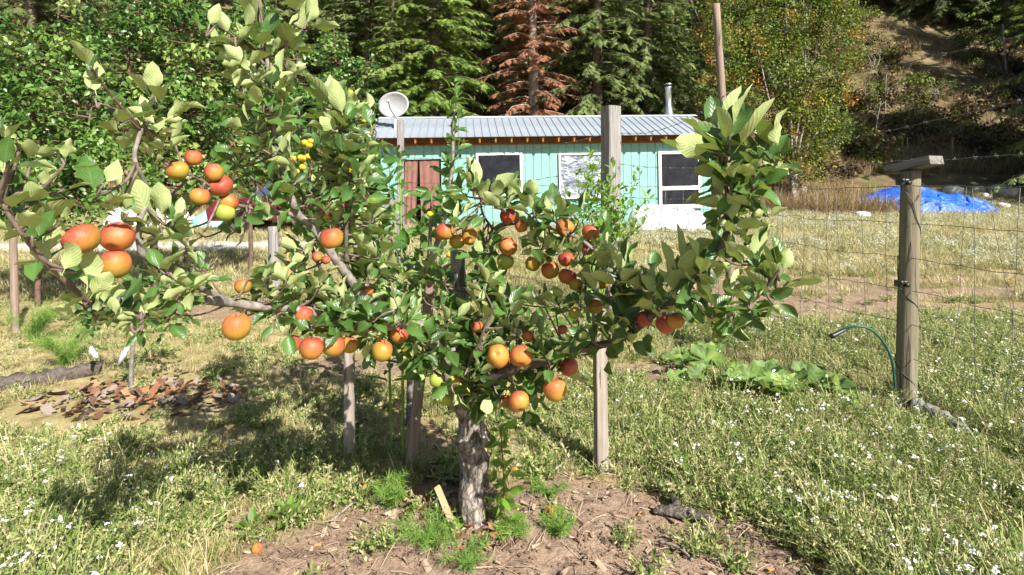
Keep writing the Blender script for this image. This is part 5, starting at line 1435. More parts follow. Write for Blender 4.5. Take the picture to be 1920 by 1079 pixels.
# ------------------------------------------------------------------ background trees
def leafy(name, label, cat, base, stems, blobs, clump_leaf, leaf, m, barkm, group=None, tint=lambda n: U(0, 1, n), sig=.16, pref_up=.4, stemname='trunk'):
    """blobs: (centre, (rx, ry, rz), clumps). Twigs run from the stems to leaf clumps spread through each blob"""
    b = empty(name, base, label, cat, group)
    allp = []
    for i, (pts, r0, r1) in enumerate(stems):
        p = spline(pts, 6); allp.append(p)
        V, F, uv = tube(p, np.linspace(r0, r1, len(p)), 7, .12, i); mk(stemname, V, F, barkm, b, uv=uv, loc=base)
    allp = np.concatenate(allp)
    tw, Ts, Ds, Zs, Ss, Tn = [], [], [], [], [], []
    for c, r, n in blobs:
        r = np.asarray(r, float)
        q = rdir(n) * (U(.25, 1, n) ** .5)[:, None] * r + c
        for k in range(n):
            j = int(np.argmin(np.linalg.norm(allp - q[k], axis=1) + .6 * np.maximum(0, allp[:, 2] - q[k][2])))
            a = allp[j]; dd = np.linalg.norm(q[k] - a)
            if dd > .05:
                p = spline([a, (a + q[k]) / 2 + rng.normal(0, .05 * dd, 3) - (0, 0, .06 * dd), q[k]], 3)
                tw.append(tube(p, np.linspace(.012, .004, len(p)) * (1 if dd < 2 else 1.8), 4, close=False))
            nl = clump_leaf
            cc = q[k] + rng.normal(0, 1, (nl, 3)) * sig * r.mean() + (0, 0, 0)
            if dd > .05:
                f = U(.35, 1.08, nl)[:, None]; cc = cc * .35 + .65 * (a + (q[k] - a) * f + rng.normal(0, 1, (nl, 3)) * sig * .55 * r.mean())
            Ts.append(cc); Ds.append(rng.normal(0, 1, (nl, 3)) + (0, 0, -.3)); Zs.append(rng.normal(0, .6, (nl, 3)) + (0, -.25, pref_up + .5))
            Ss.append(leaf * U(.65, 1.25, nl)); t0 = float(tint(1)[0]); Tn.append(np.clip(t0 + U(-.13, .13, nl), 0, 1))
    if tw:
        V, F, uv = join(tw); o = mk('twigs', V, F, barkm, b, uv=uv, loc=base); o['kind'] = 'stuff'
    T = np.concatenate(Ts); D_ = np.concatenate(Ds); Z = np.concatenate(Zs); S = np.concatenate(Ss); tn = np.concatenate(Tn)
    V, F, uv = stamp(SMALL, frames(D_, Z), T, S)
    o = mk('crown', V, F, m, b, uv=uv, tint=np.repeat(tn, len(SMALL[0])), loc=base); o['kind'] = 'stuff'
    return b
M_FRUITTREE = m_tint('orchard_leaves', [(0, (.036, .088, .016)), (.45, (.080, .170, .030)), (.8, (.16, .27, .055)), (1, (.30, .37, .10))], .25, .38, 0, .5)
M_SHRUB = m_tint('turning_leaves', [(0, (.045, .085, .014)), (.4, (.12, .18, .022)), (.62, (.25, .26, .035)), (.78, (.36, .20, .04)), (1, (.42, .15, .035))], .3, .5, 0)
M_BUSH = m_tint('bush_leaves', [(0, (.035, .060, .014)), (.5, (.13, .19, .03)), (1, (.30, .30, .06))], .3, .5, 0)
M_PALEBARK = m_plain('pale_grey_bark', (.20, .17, .14), (.42, .38, .33), 12, .85)
M_CONBARK = m_plain('conifer_bark', (.075, .055, .042), (.20, .155, .125), 10, .95, .5)
M_REDTW = m_plain('reddish_twig', (.07, .04, .028), (.17, .105, .075), 20, .8)
def pb(px, py, rx, ry, d, n, rz=None):
    return (P(px, py, d), (rx / FPX * d, (rz or (rx + ry) / 2 / FPX * d), ry / FPX * d), n)
# orchard trees filling the left, behind the apple limbs
g = onground((70 - CX) / FPX * 6.6, 6.6)
leafy('orchard_tree', 'round leaved fruit tree filling the far left edge', 'tree', g,
      [([g - (0, 0, .1), P(75, 430, 6.6), P(90, 330, 6.6), P(60, 200, 6.6), P(50, 60, 6.6)], .032, .010), ([P(85, 380, 6.6), P(150, 300, 6.4), P(175, 180, 6.4)], .03, .01), ([P(85, 380, 6.6), P(20, 330, 6.4), P(-60, 240, 6.4)], .03, .01)],
      [pb(60, 250, 95, 100, 6.5, 42), pb(40, 110, 70, 80, 6.5, 22), pb(150, 300, 90, 70, 6.3, 34), pb(-60, 220, 90, 120, 6.5, 26), pb(130, 400, 120, 40, 6.2, 26), pb(20, 390, 80, 50, 6.2, 18), pb(140, 180, 60, 70, 6.4, 18)], 34, .078, M_FRUITTREE, M_REDTW, 'orchard trees behind the apple tree', sig=.22)
g = onground((290 - CX) / FPX * 7.2, 7.2)
leafy('orchard_tree', 'tallest fruit tree with upright reddish twigs at upper left', 'tree', g,
      [([g - (0, 0, .1), P(290, 430, 7.2), P(280, 300, 7.2), P(245, 160, 7.1), P(240, 20, 7.1), P(235, -120, 7.1)], .036, .010), ([P(286, 380, 7.2), P(340, 270, 7.1), P(365, 140, 7.0), P(345, -40, 7)], .04, .01), ([P(286, 380, 7.2), P(200, 280, 7), P(115, 130, 6.9), P(110, 10, 7)], .035, .01)],
      [pb(240, 110, 90, 95, 7.1, 46), pb(330, 60, 90, 90, 7.1, 40), pb(260, 250, 110, 80, 7.0, 46), pb(370, 210, 80, 90, 7.0, 40), pb(400, 110, 60, 80, 7.1, 26), pb(250, -40, 120, 70, 7.1, 30), pb(150, 60, 60, 80, 7.1, 18), pb(340, 330, 110, 60, 6.8, 34)], 34, .080, M_FRUITTREE, M_REDTW, 'orchard trees behind the apple tree', sig=.2)
g = onground((470 - CX) / FPX * 8.2, 8.2)
leafy('orchard_tree', 'fruit tree behind the tall shoots left of the dish', 'tree', g,
      [([g - (0, 0, .1), P(470, 420, 8.2), P(465, 280, 8.2), P(470, 120, 8.2), P(480, -40, 8.2)], .035, .010), ([P(468, 330, 8.2), P(540, 220, 8.1), P(560, 90, 8)], .03, .01)],
      [pb(460, 200, 80, 90, 8.2, 40), pb(470, 70, 70, 80, 8.2, 32), pb(540, 140, 55, 80, 8.0, 26), pb(440, 310, 80, 50, 8.0, 24), pb(540, 260, 40, 45, 8, 10)], 32, .080, M_FRUITTREE, M_REDTW, 'orchard trees behind the apple tree', sig=.2)
g = onground((640 - CX) / FPX * 13.0, 13.0)
leafy('orchard_tree', 'sunlit loose tree just left of the satellite dish', 'tree', g,
      [([g - (0, 0, .1), P(640, 300, 13), P(632, 160, 13), P(625, 40, 13)], .06, .012), ([P(638, 250, 13), P(680, 170, 13), P(700, 110, 13)], .03, .01)],
      [pb(630, 110, 45, 55, 13, 36), pb(600, 190, 45, 50, 13, 26), pb(670, 210, 40, 60, 13, 24), pb(640, 260, 55, 40, 13, 22), pb(690, 130, 24, 34, 13, 9)], 34, .085, M_FRUITTREE, M_REDTW, 'orchard trees behind the apple tree', sig=.2)
# big shrub with turning leaves right of the pole
g = G(1490, 358)
dS = g[1] - 2.0; g = onground((1490 - CX) / FPX * dS, dS)
def tt(n):
    r = rng.random(n); return np.where(r < .15, U(.62, .9, n), U(.12, .6, n))
st = [([g - (0, 0, .1), P(x1, 300, dS), P(x2, y2, dS), P(x3, y3, dS)], .075, .012) for x1, x2, y2, x3, y3 in ((1478, 1440, 180, 1400, -20), (1486, 1480, 160, 1470, -60), (1494, 1520, 170, 1545, -40), (1500, 1560, 200, 1585, 60), (1474, 1400, 210, 1340, 90), (1488, 1510, 120, 1500, -100))]
leafy('turning_shrub', 'tall many stemmed shrub with green and orange turning leaves', 'shrub', g, st,
      [pb(1500, 260, 80, 80, dS, 70), pb(1440, 150, 95, 100, dS, 90), pb(1530, 120, 80, 110, dS, 80), pb(1375, 70, 80, 85, dS, 70), pb(1490, 20, 110, 70, dS, 70), pb(1565, 210, 40, 80, dS, 26), pb(1350, 180, 55, 60, dS, 30), pb(1440, 290, 60, 50, dS, 26), pb(1400, -40, 130, 60, dS, 40), pb(1565, 40, 60, 80, dS, 34)],
      56, .12, M_SHRUB, M_PALEBARK, tint=tt, sig=.2, stemname='stem')
lp = [G(1496, 372), P(1508, 352, G(1496, 372)[1])]
V, F, uv = tube([lp[0] - (0, 0, .1), lp[1]], [.17, .15], 12, .08); tag(mk('cut_stump', V, F, M_PALEBARK, loc=lp[0]), 'short slanting cut stump at the foot of the turning shrub', 'stump')

# conifers
def spray_tpl(seed, droop=.25):
    r = np.random.default_rng(seed)
    V, F = [], []
    def rib(a, b, w0):
        d = nz(b - a); s = nz(np.cross(d, [0, 0, 1.])) * w0; k = len(V)
        V.extend([a - s * .5, a + s * .5, a + (b - a) * .55 + s + (0, 0, .012), a + (b - a) * .55 - s + (0, 0, .012), b]); F.append((k, k + 1, k + 2, k + 3)); T3.append((k + 3, k + 2, k + 4))
    T3 = []
    tip = np.array([0, 1.0, -droop])
    rib(np.zeros(3), tip, .055)
    for t in (.18, .34, .50, .66, .80):
        for s in (-1, 1):
            a = np.array([0, t, -droop * t * t]); L = .46 * (1 - t * .62) * r.uniform(.8, 1.15)
            rib(a, a + np.array([s * L * .75, L * .68, -droop * L * 1.1 + r.normal(0, .05)]), .05)
    return np.array(V), [np.array(F), np.array(T3)], np.zeros((len(V), 2))
SPR = [spray_tpl(k, .15 + .12 * k) for k in range(4)]
def conifer_meshes(seed, hgt, wid, nb, first=.06, droop=.35, dens=1.0, sz=.42, tri=.75):
    r = np.random.default_rng(seed)
    trunk = tube([(0, 0, -.3), (0, 0, hgt * .3), (r.normal(0, .1), 0, hgt * .7), (0, 0, hgt)], [hgt * .017, hgt * .013, hgt * .007, .01], 9, .08, seed)
    Ts, Ds, Ss, br = [], [], [], []
    for k in range(nb):
        u = first + (1 - first) * ((k + r.random()) / nb) ** 1.05
        z = u * hgt; L = wid * (1 - u) ** tri * r.uniform(.65, 1.12) + .15
        a = k * 2.4 + r.normal(0, .35)
        o = np.array([math.cos(a), math.sin(a), 0]); up = r.uniform(.0, .28) + .35 * u
        t = np.linspace(0, 1, 6)[:, None]
        p = np.array([0, 0, z]) + o * L * t + np.array([0, 0, 1.]) * (up * L * t - droop * L * t ** 1.8) + r.normal(0, .015 * L, (6, 3)) * t
        br.append(tube(p, np.linspace(.03, .006, 6) * (hgt / 12), 4, close=False))
        m = max(3, int(L * 7.5 * dens))
        for q in np.linspace(.16, 1.0, m):
            c = np.array([np.interp(q, t[:, 0], p[:, i]) for i in range(3)]); tg = nz(p[min(int(q * 5) + 1, 5)] - p[min(int(q * 5), 4)])
            sd = nz(np.cross(tg, [0, 0, 1.]))
            for s in (-1, 1):
                Ts.append(c + r.normal(0, .03, 3)); Ds.append(tg * r.uniform(.5, 1.0) + s * sd * r.uniform(.35, 1.0) + (0, 0, r.uniform(-.45, .12))); Ss.append(sz * r.uniform(.6, 1.2) * (1.12 - .45 * q) * (.55 + .45 * min(1, L / 1.5)))
        Ts.append(p[-1]); Ds.append(p[-1] - p[-2]); Ss.append(sz * .7)
    n = len(Ts); Ts = np.array(Ts); Ds = np.array(Ds); Ss = np.array(Ss)
    k = r.integers(0, 4, n); parts, tn = [], []
    Zr = r.normal(0, .3, (n, 3)) + (0, 0, 1)
    for j in range(4):
        ii = np.nonzero(k == j)[0]
        parts.append(stamp(SPR[j], frames(Ds[ii], Zr[ii]), Ts[ii], Ss[ii]))
        tn.append(np.repeat(np.clip(r.normal(.45, .22, len(ii)), 0, 1), len(SPR[j][0])))
    return trunk, join(br), join(parts), np.concatenate(tn)
M_FIR = m_tint('fir_needles', [(0, (.065, .12, .02)), (.5, (.17, .26, .05)), (1, (.31, .38, .09))], .2, .55, 0)
M_FIRD = m_tint('dark_fir_needles', [(0, (.055, .085, .024)), (.5, (.135, .185, .052)), (1, (.25, .30, .10))], .15, .6, 0)
M_DEAD = m_tint('dead_needles', [(0, (.14, .060, .032)), (.5, (.30, .130, .070)), (1, (.46, .24, .14))], .15, .75, 0)
M_DEADBR = m_plain('bare_dead_branch', (.22, .17, .13), (.42, .36, .30), 8, .9)
KIND = {}
for nm, a in (('fir', (3, 15, 3.3, 210, .03, .42, 1.05, .50, .72)), ('fir2', (5, 11, 2.2, 170, .04, .35, 1.1, .42, .8)), ('dark', (7, 17, 3.2, 190, .05, .62, .95, .52, .62)), ('dark2', (8, 14, 2.6, 150, .16, .5, .9, .5, .7)), ('dead', (9, 14, 2.2, 190, .02, .45, 1.0, .42, .5))):
    KIND[nm] = conifer_meshes(*a)
_cm = {}
def conifer(kind, px, d, label, s=1.0, zr=0.0, name='fir_tree', m=None):
    x = (px - CX) / FPX * d
    g = onground(x, d)
    b = empty(name, g, label, 'tree', 'conifers on the hillside')
    tr, br, cr, tn = KIND[kind]
    m = m or {'fir': M_FIR, 'fir2': M_FIR, 'dark': M_FIRD, 'dark2': M_FIRD, 'dead': M_DEAD}[kind]
    for pn, dat in (('trunk', tr), ('limbs', br), ('crown', cr)):
        key = (kind, pn, m.name)
        if key not in _cm:
            o = mk(pn, dat[0], dat[1], m if pn == 'crown' else (M_DEADBR if kind == 'dead' else M_CONBARK), b, tint=tn if pn == 'crown' else None, smooth=pn != 'crown')
            _cm[key] = o.data
        else:
            o = put(pn, _cm[key], b)
        if pn != 'trunk': o['kind'] = 'stuff'
    b.scale = (s * 1.2, s * 1.2, s * U(.95, 1.08)); b.rotation_euler = (0, 0, zr)
for a in (('fir', 812, 24.5, 'large sunlit fir standing just behind the shed roof', 1.0, .4), ('fir2', 738, 23.5, 'smaller bright fir left of the large sunlit one', .85, 1.0), ('dead', 1000, 25.0, 'dead conifer with rust red needles behind the roof', 1.05, .8),
          ('dark', 1120, 25.5, 'drooping dark fir right of the rust red conifer', .92, 2.0), ('dark', 1215, 26.5, 'drooping dark fir behind the stove pipe', .85, 3.4), ('dark2', 900, 29.0, 'dark fir between the sunlit fir and the rust red conifer', 1.1, .3),
          ('dark2', 690, 30.0, 'dark fir above the dish, left of the bright one', 1.0, 1.5), ('dark2', 560, 31.0, 'dark bare stemmed fir above the tall shoots', 1.1, 2.2), ('dark', 1060, 33.0, 'tall dark fir behind and right of the rust red conifer', 1.1, 4.4),
          ('dark2', 1300, 31.0, 'dark fir showing left of the tall pole top', 1.1, 5.0), ('fir2', 1265, 27.5, 'small fir half hidden behind the turning shrub', .8, 2.8), ('dark', 440, 32.0, 'dark fir behind the upper left shoots', 1.0, .9), ('dark', 60, 24.0, 'dark fir at the upper left corner', 1.0, 1.9),
          ('dark2', 260, 33.0, 'fir glimpsed through the tallest orchard tree', 1.0, 2.5), ('fir', 640, 38.0, 'fir high on the slope above the dish', 1.1, 3.1), ('dark', 780, 38.0, 'fir high behind the large sunlit one', 1.2, .2), ('fir', 960, 40.0, 'fir high behind the rust red conifer', 1.2, 1.2), ('dark', 1180, 40.0, 'fir high above the stove pipe', 1.2, 2.1),
          ('dark', 1650, 52.0, 'dark fir at the top right of the turning shrub', 1.0, .5), ('dark', 1770, 48.0, 'dark fir with low boughs above the barbed strands', 1.0, 3.0), ('fir', 1885, 46.0, 'fir at the upper right corner above the sapling', .95, 4.0), ('dark', 2010, 46.0, 'dark fir just at the right edge shading the slope', 1.05, 1.1), ('dark2', 1580, 50.0, 'fir high behind the turning shrub', 1.2, 2.0), ('dark', 1430, 38.0, 'dark fir directly behind the turning shrub', 1.1, 5.5), ('dark2', 1720, 56.0, 'fir highest on the slope at the right', 1.2, .9), ('dark', 1840, 56.0, 'fir behind the corner fir at the right', 1.2, 2.6), ('dark', 350, 42.0, 'fir high on the slope at the upper left', 1.2, 3.9), ('dark', 140, 40.0, 'fir beyond the left orchard trees', 1.2, .7), ('dark2', -60, 34.0, 'fir beyond the left picture edge', 1.1, 2.9), ('dark', 2090, 22.0, 'added shade casting fir at the field edge beyond the fence', 1.0, .9), ('dark', 2230, 24.0, 'added shade casting fir farther along the field edge', 1.1, 2.4), ('dark', 2180, 30.0, 'added shade casting fir up the slope behind the field edge ones', 1.1, 4.2), ('dark', 2140, 34.0, 'added shade casting fir on the right slope beyond the picture edge', 1.15, .3), ('dark', 2060, 37.0, 'added shade casting fir higher on the right slope beyond the edge', 1.15, 1.7), ('dark', 2260, 40.0, 'added shade casting fir highest on the right slope beyond the edge', 1.2, 3.3), ('dark2', 1950, 40.0, 'fir at the top of the right edge', 1.05, 5.1), ('dark', 2540, 22.0, 'unseen fir added for shade far to the right, first one', 1.1, .4), ('dark', 2490, 27.0, 'unseen fir added for shade far to the right, upslope one', 1.15, 2.4), ('dark', 2720, 18.5, 'unseen fir added for shade, farthest to the right', 1.15, 3.6), ('dark', 2620, 25.0, 'unseen fir added for shade between the two far right ones', 1.15, 5.6), ('dark', 2400, 31.0, 'unseen fir added for shade upslope beyond the right edge', 1.15, 1.3), ('dark2', 2350, 21.0, 'added shade casting fir last along the field edge', 1.1, 1.4)):  # firs out of view past the right edge are added to shade the slope
    conifer(*a)
# bare saplings and snags
def snag(px, py, pxt, pyt, r, label, m=M_PALEBARK, bend=.0):
    g = G(px, py); t = P(pxt, pyt, g[1])
    p = spline([g - (0, 0, .2), g + (t - g) * .5 + (bend, 0, 0), t], 6)
    b = tag(mk('sapling', *tube(p, np.linspace(r, r * .4, len(p)), 7, .1)[:2], m, loc=g), label, 'sapling', 'bare saplings on the slope')
    for k in range(7):
        q = p[int(U(4, len(p) - 1))]; dr = nz(np.array([U(-1, 1), U(-.6, .4), U(.1, .9)])) * U(.3, .9)
        V, F, uv = tube(spline([q, q + dr * .5 + (0, 0, -.03), q + dr], 3), np.linspace(r * .35, .004, 7), 4); mk('twig', V, F, m, b, loc=g)
for a in ((1888, 152, 1880, 46, .075, 'bent grey sapling trunk near the upper right edge'), (1690, 228, 1686, 165, .03, 'thin pale sapling above the light green bush'), (1660, 212, 1662, 140, .035, 'pale sapling left of the light green bush'), (1628, 210, 1619, 130, .04, 'forked pale sapling at the edge of the turning shrub'), (1640, 275, 1652, 190, .03, 'thin leaning dead stem over the golden grass'),
          (576, 145, 572, 30, .09, 'pale bare trunk above the yellow fruits'), (628, 78, 624, -20, .09, 'pale bare trunk left of the bright fir'), (520, 85, 517, 0, .07, 'thin bare trunk behind the tall shoots'), (693, 75, 690, 10, .05, 'slim bare trunk above the dish'), (930, 218, 940, 165, .03, 'bare pale twiggy sapling behind the ridge')):
    snag(*a, bend=U(-.1, .1))
def bush(px, py, w_, h_, label, n=30, leaf=.10, m=None, ti=None, d=None, cl=26):
    g = G(px, py) if d is None else onground((px - CX) / FPX * d, d)
    d = g[1]; rx, rz = w_ / 2 / FPX * d, h_ / 2 / FPX * d
    st = [([g - (0, 0, .1), g + (U(-.3, .3) * rx, U(-.2, .2) * rx, rz * .7), g + (U(-.8, .8) * rx, U(-.5, .5) * rx, rz * 1.5)], .03, .008) for k in range(4)]
    leafy('bush', label, 'bush', g, st, [(g + (0, 0, rz), (rx, rx * .8, rz), n)], cl, leaf, m or M_BUSH, M_PALEBARK, 'bushes on the slope', tint=ti or (lambda n: U(.1, .9, n)), sig=.24, stemname='stem')
for a in ((1700, 240, 90, 75, 'light yellow green bush on the dark slope', 34), (1790, 275, 90, 60, 'dark green bush below the second barbed strand', 30), (1895, 318, 90, 48, 'low dense green bush at the right edge', 36), (1600, 290, 70, 60, 'loose bush beside the foot of the turning shrub', 22), (1640, 130, 80, 70, 'yellowish bush high beside the turning shrub', 24), (1450, 350, 60, 60, 'green bush below the turning shrub stems', 22), (1760, 190, 70, 50, 'brownish bush between the upper barbed strands', 18), (1850, 200, 90, 50, 'dull bush in front of the bent sapling', 18),
          (1150, 215, 110, 40, 'sunlit low bush behind the roof beside the square post', 26), (1290, 215, 70, 60, 'yellow green bush behind the stove pipe', 26), (700, 215, 60, 60, 'reddish brown bush behind the dish', 18), (590, 210, 80, 50, 'straw brown bush below the bare trunks', 18), (1560, 165, 60, 40, 'olive bush behind the turning shrub edge', 14), (890, 215, 60, 50, 'low green bush left of the rust red conifer', 18)):
    bush(*a)

# ------------------------------------------------------------------ ground cover: what nobody could count
def blades(n, rad, h0, h1, w_, lean, t0, t1, r, droop=.5):
    a = r.uniform(0, 6.28, n); rr_ = rad * np.sqrt(r.random(n))
    b = np.stack([rr_ * np.cos(a), rr_ * np.sin(a), np.full(n, -.01)], -1)
    h = r.uniform(h0, h1, n); az = a + r.normal(0, .9, n); le = np.abs(r.normal(0, lean, n)) + .1
    o = np.stack([np.cos(az), np.sin(az), np.zeros(n)], -1); s = np.stack([-np.sin(az), np.cos(az), np.zeros(n)], -1) * (w_ * r.uniform(.6, 1.2, n) / 2)[:, None]
    up = np.array([0, 0, 1.])
    def pt(t): return b + o * (h * le * t ** 1.6)[:, None] + up * (h * (t - droop * np.minimum(le, 1.2) * .5 * t * t))[:, None]
    p1, p2, p3 = pt(.4), pt(.75), pt(1.0)
    V = np.stack([b - s, b + s, p1 - s * .9, p1 + s * .9, p2 - s * .6, p2 + s * .6, p3], 1)
    k = (np.arange(n) * 7)[:, None]
    F4 = np.concatenate([k + [0, 1, 3, 2], k + [2, 3, 5, 4]]); F3 = k + [4, 5, 6]
    return V.reshape(-1, 3), [F4, F3], np.zeros((n * 7, 2)), np.repeat(r.uniform(t0, t1, n), 7)
def tuft(name, specs, m, seed):
    r = np.random.default_rng(seed)
    bs = [blades(*s, r) for s in specs]
    V, F, uv = join([b[:3] for b in bs])
    return pmesh(name, V, F, m, tint=np.concatenate([b[3] for b in bs]), smooth=False)
GREEN = [tuft('green_tuft', [(40, .075, .03, .10, .0048, .7, .15, .66), (30, .08, .03, .11, .004, .9, .55, 1)], M_GRASS, k) for k in range(4)]
DRY = [tuft('dry_tuft', [(48, .085, .03, .11, .0036, 1.0, .6, 1.0), (22, .08, .03, .09, .0045, .7, .2, .6)], M_GRASS, 10 + k) for k in range(4)]
LONG = [tuft('long_tuft', [(30, .04, .10, .20, .006, .6, .1, .6), (12, .05, .1, .24, .004, .7, .6, 1)], M_GRASS, 20 + k) for k in range(3)]
GOLD = [tuft('golden_tuft', [(46, .22, .35, .85, .014, .45, 0, 1)], M_DRYGRASS, 30 + k) for k in range(3)]
def weed(seed, n, h0, h1, flowers, spread=.10, lf=.016, flat=.6, pm=None):
    r = np.random.default_rng(seed)
    V, F3, F4, tn, mi4 = [], [], [], [], []
    for k in range(n):
        a = r.uniform(0, 6.28); o = np.array([math.cos(a), math.sin(a), 0]); h = r.uniform(h0, h1); le = r.uniform(.2, 1.0) * flat * 1.6
        b = o * r.uniform(0, spread * .4); t0 = r.uniform(.2, .95)
        P_ = [b + o * h * le * t ** 1.4 + np.array([0, 0, h * (t - .22 * le * t * t)]) for t in np.linspace(0, 1, 5)]
        s = np.array([-o[1], o[0], 0]) * .0013
        for i in range(4):
            q = len(V); V += [P_[i] - s, P_[i] + s, P_[i + 1] + s, P_[i + 1] - s]; F4.append((q, q + 1, q + 2, q + 3)); mi4.append(0); tn += [t0] * 4
        for i in range(10):
            t = r.uniform(.08, .95); c = P_[int(t * 4)] + (P_[min(int(t * 4) + 1, 4)] - P_[int(t * 4)]) * (t * 4 % 1)
            d = nz(r.normal(0, 1, 3) + (0, 0, .6) + o * .3) * lf * r.uniform(.6, 1.5); w2 = nz(np.cross(d, r.normal(size=3))) * lf * .2
            q = len(V); V += [c, c + d * .5 - w2, c + d, c + d * .5 + w2]; F4.append((q, q + 1, q + 2, q + 3)); mi4.append(0); tn += [np.clip(t0 + r.normal(0, .15), 0, 1)] * 4
        if r.random() < flowers:
            for i in range(9):
                c = P_[4] + r.normal(0, 1, 3) * (.0066, .0066, .004); d = nz(r.normal(0, .6, 3) + (0, 0, 1)); x = nz(np.cross(d, r.normal(size=3))) * .0047; y = np.cross(d, x)
                q = len(V); V += [c - x, c - y, c + x, c + y]; F4.append((q, q + 1, q + 2, q + 3)); mi4.append(1); tn += [.5] * 4
    return pmesh('white_weed', np.array(V), np.array(F4), [M_WEED, pm or M_PETAL], tint=tn, mi=[np.array(mi4)], smooth=False)
WEED = [weed(40 + k, 16, .10, .22, .055) for k in range(4)] + [weed(50 + k, 16, .08, .18, .0) for k in range(2)]
FWEED = [weed(45 + k, 12, .08, .18, .6) for k in range(3)]
HERB = [weed(60 + k, 26, .03, .09, .0, .12, .020, .9) for k in range(3)] + [weed(66, 20, .06, .12, .06, .12, .02, .8, M_VIOLET)]
CG, CD, CL, CGo, CW, CH, CF = protos('green_tuft', GREEN), protos('dry_tuft', DRY), protos('long_tuft', LONG), protos('golden_tuft', GOLD), protos('white_weed', WEED), protos('low_herb', HERB), protos('field_weed', FWEED)
def zones(x, y):
    """dryness and flower share of the meadow"""
    n = fbm(x * 1.3, y * 1.3, 40); n2 = fbm(x * .5, y * .5, 44)
    dry = .66 + .45 * (1 - sstep(-1.0, -.3, x)) * sstep(2.7, 3.1, y) * (1 - sstep(6, 9, y)) + .9 * (n - .5)
    fl = .05 + .95 * sstep(.55, 1.0, x - .12 * (y - 2)) * (1 - sstep(5.6, 6.4, y)) + .9 * (1 - sstep(-1.15, -.8, x)) * (1 - sstep(2.75, 3.1, y)) + .9 * sstep(8.2, 9.5, y) * sstep(1.0, 2.5, x) * sstep(.38, .55, n2 + .08)
    fl += .5 * sstep(.2, .6, x) * (1 - sstep(6, 8, y)) * sstep(2.9, 3.2, y)
    return np.clip(dry, 0, 1), np.clip(fl, 0, 1)
def field(n, y0, y1, power=1.0, mar=.9):
    y = y0 + (y1 - y0) * rng.random(n) ** power
    x = U(-1, 1, n) * (1.0 * y + mar)
    return x, y
def lay(name, x, y, keep, s0, s1, col, nk, label, cat, tilt=.15, dz=0.0):
    x, y = x[keep], y[keep]; n = len(x)
    pts = np.stack([x, y, Hd(x, y) + dz], -1)
    rot = np.stack([rng.normal(0, tilt, n), rng.normal(0, tilt, n), U(0, 6.28, n)], -1)
    s = s0 + (s1 - s0) * rng.random(n) if np.isscalar(s0) else s0[keep] * U(.75, 1.25, n)
    return scatter(name, pts, rot, s, rng.integers(0, nk, n) if np.isscalar(nk) else rng.choice(len(nk), n, p=nk), col, label, cat)
_mg, _l0, _l1 = G(262, 752), G(1712, 772), G(1920, 890)
def mulch(x, y):
    dx, dy = _l1[0] - _l0[0], _l1[1] - _l0[1]
    t = np.clip(((x - _l0[0]) * dx + (y - _l0[1]) * dy) / (dx * dx + dy * dy), 0, 1.6)
    lg = np.hypot(x - _l0[0] - t * dx, y - _l0[1] - t * dy)
    return (np.hypot((x - _mg[0]) / .85, (y - _mg[1] + .05) / .52) < 1) | ((lg < .16) & (rng.random(len(x)) < .9))
x, y = field(12500, 1.5, 8.0, 1.25); so_ = soil_mask(x, y); dry, fl = zones(x, y); r_ = rng.random(len(x)); mu = mulch(x, y)
lay('grass', x, y, (r_ > so_ * 1.15) & (rng.random(len(x)) > dry * 1.15) & ~mu & (rng.random(len(x)) > .6 * fl) & ~((x < .1) & (y > 2.7 + .5 * fbm(x * 2, y * 2, 47)) & (y < 7) & (rng.random(len(x)) < .90)), .5, 1.0, CG, 4, 'short green grass tufts across the garden', 'grass')
x, y = field(17000, 1.5, 8.5, 1.2); so_ = soil_mask(x, y); dry, fl = zones(x, y); mu = mulch(x, y)
lay('dry_grass', x, y, (rng.random(len(x)) > so_ * 1.08) & (rng.random(len(x)) < dry * 1.1) & ~mu & ~((x < .1) & (y > 2.7) & (y < 7) & (rng.random(len(x)) < .5)), .4, .9, CD, 4, 'dry straw coloured grass between the green tufts', 'grass', .3)
x, y = field(5200, 1.6, 7.5, 1.3); so_ = soil_mask(x, y); dry, fl = zones(x, y); n_ = fbm(x * 1.7, y * 1.7, 60)
lay('long_grass', x, y, (so_ < .25) & (n_ > .53) & ~mulch(x, y) & ~((x < -.55) & (y > 2.6) & (rng.random(len(x)) < .8)) & (rng.random(len(x)) > dry * .8), .5, 1.0, CL, 3, 'longer green grass clumps under the apple tree', 'grass')
x, y = field(11000, 1.5, 7.2, 1.25); so_ = soil_mask(x, y); dry, fl = zones(x, y)
fl = fl * (1 - .8 * (x < .1) * sstep(2.5, 3.0, y)) * sstep(.30, .56, fbm(x * 1.9, y * 1.9, 51))
lay('white_flowers', x, y, (rng.random(len(x)) > so_ * 1.6) & (rng.random(len(x)) < fl * .85) & ~mulch(x, y) & ~((x > 1.05) & (x < 2.35) & (y > 3.55) & (y < 4.9) & (rng.random(len(x)) < .75)), .7, 1.25, CW, [.19, .19, .19, .19, .12, .12], 'tangled weeds with tiny white flower heads', 'flowers', .25)
x, y = field(9000, 1.6, 7.0, 1.2); so_ = soil_mask(x, y); n_ = fbm(x * 1.5 + 7, y * 1.5, 70)
lay('low_weeds', x, y, (so_ < .55) & (n_ > .46) & ~mulch(x, y) & ~((x < .1) & (y > 2.65) & (rng.random(len(x)) < .8)) | (rng.random(len(x)) < .03), .6, 1.3, CH, [.3, .3, .3, .1], 'low leafy weeds creeping in the grass and soil', 'weeds', .2)
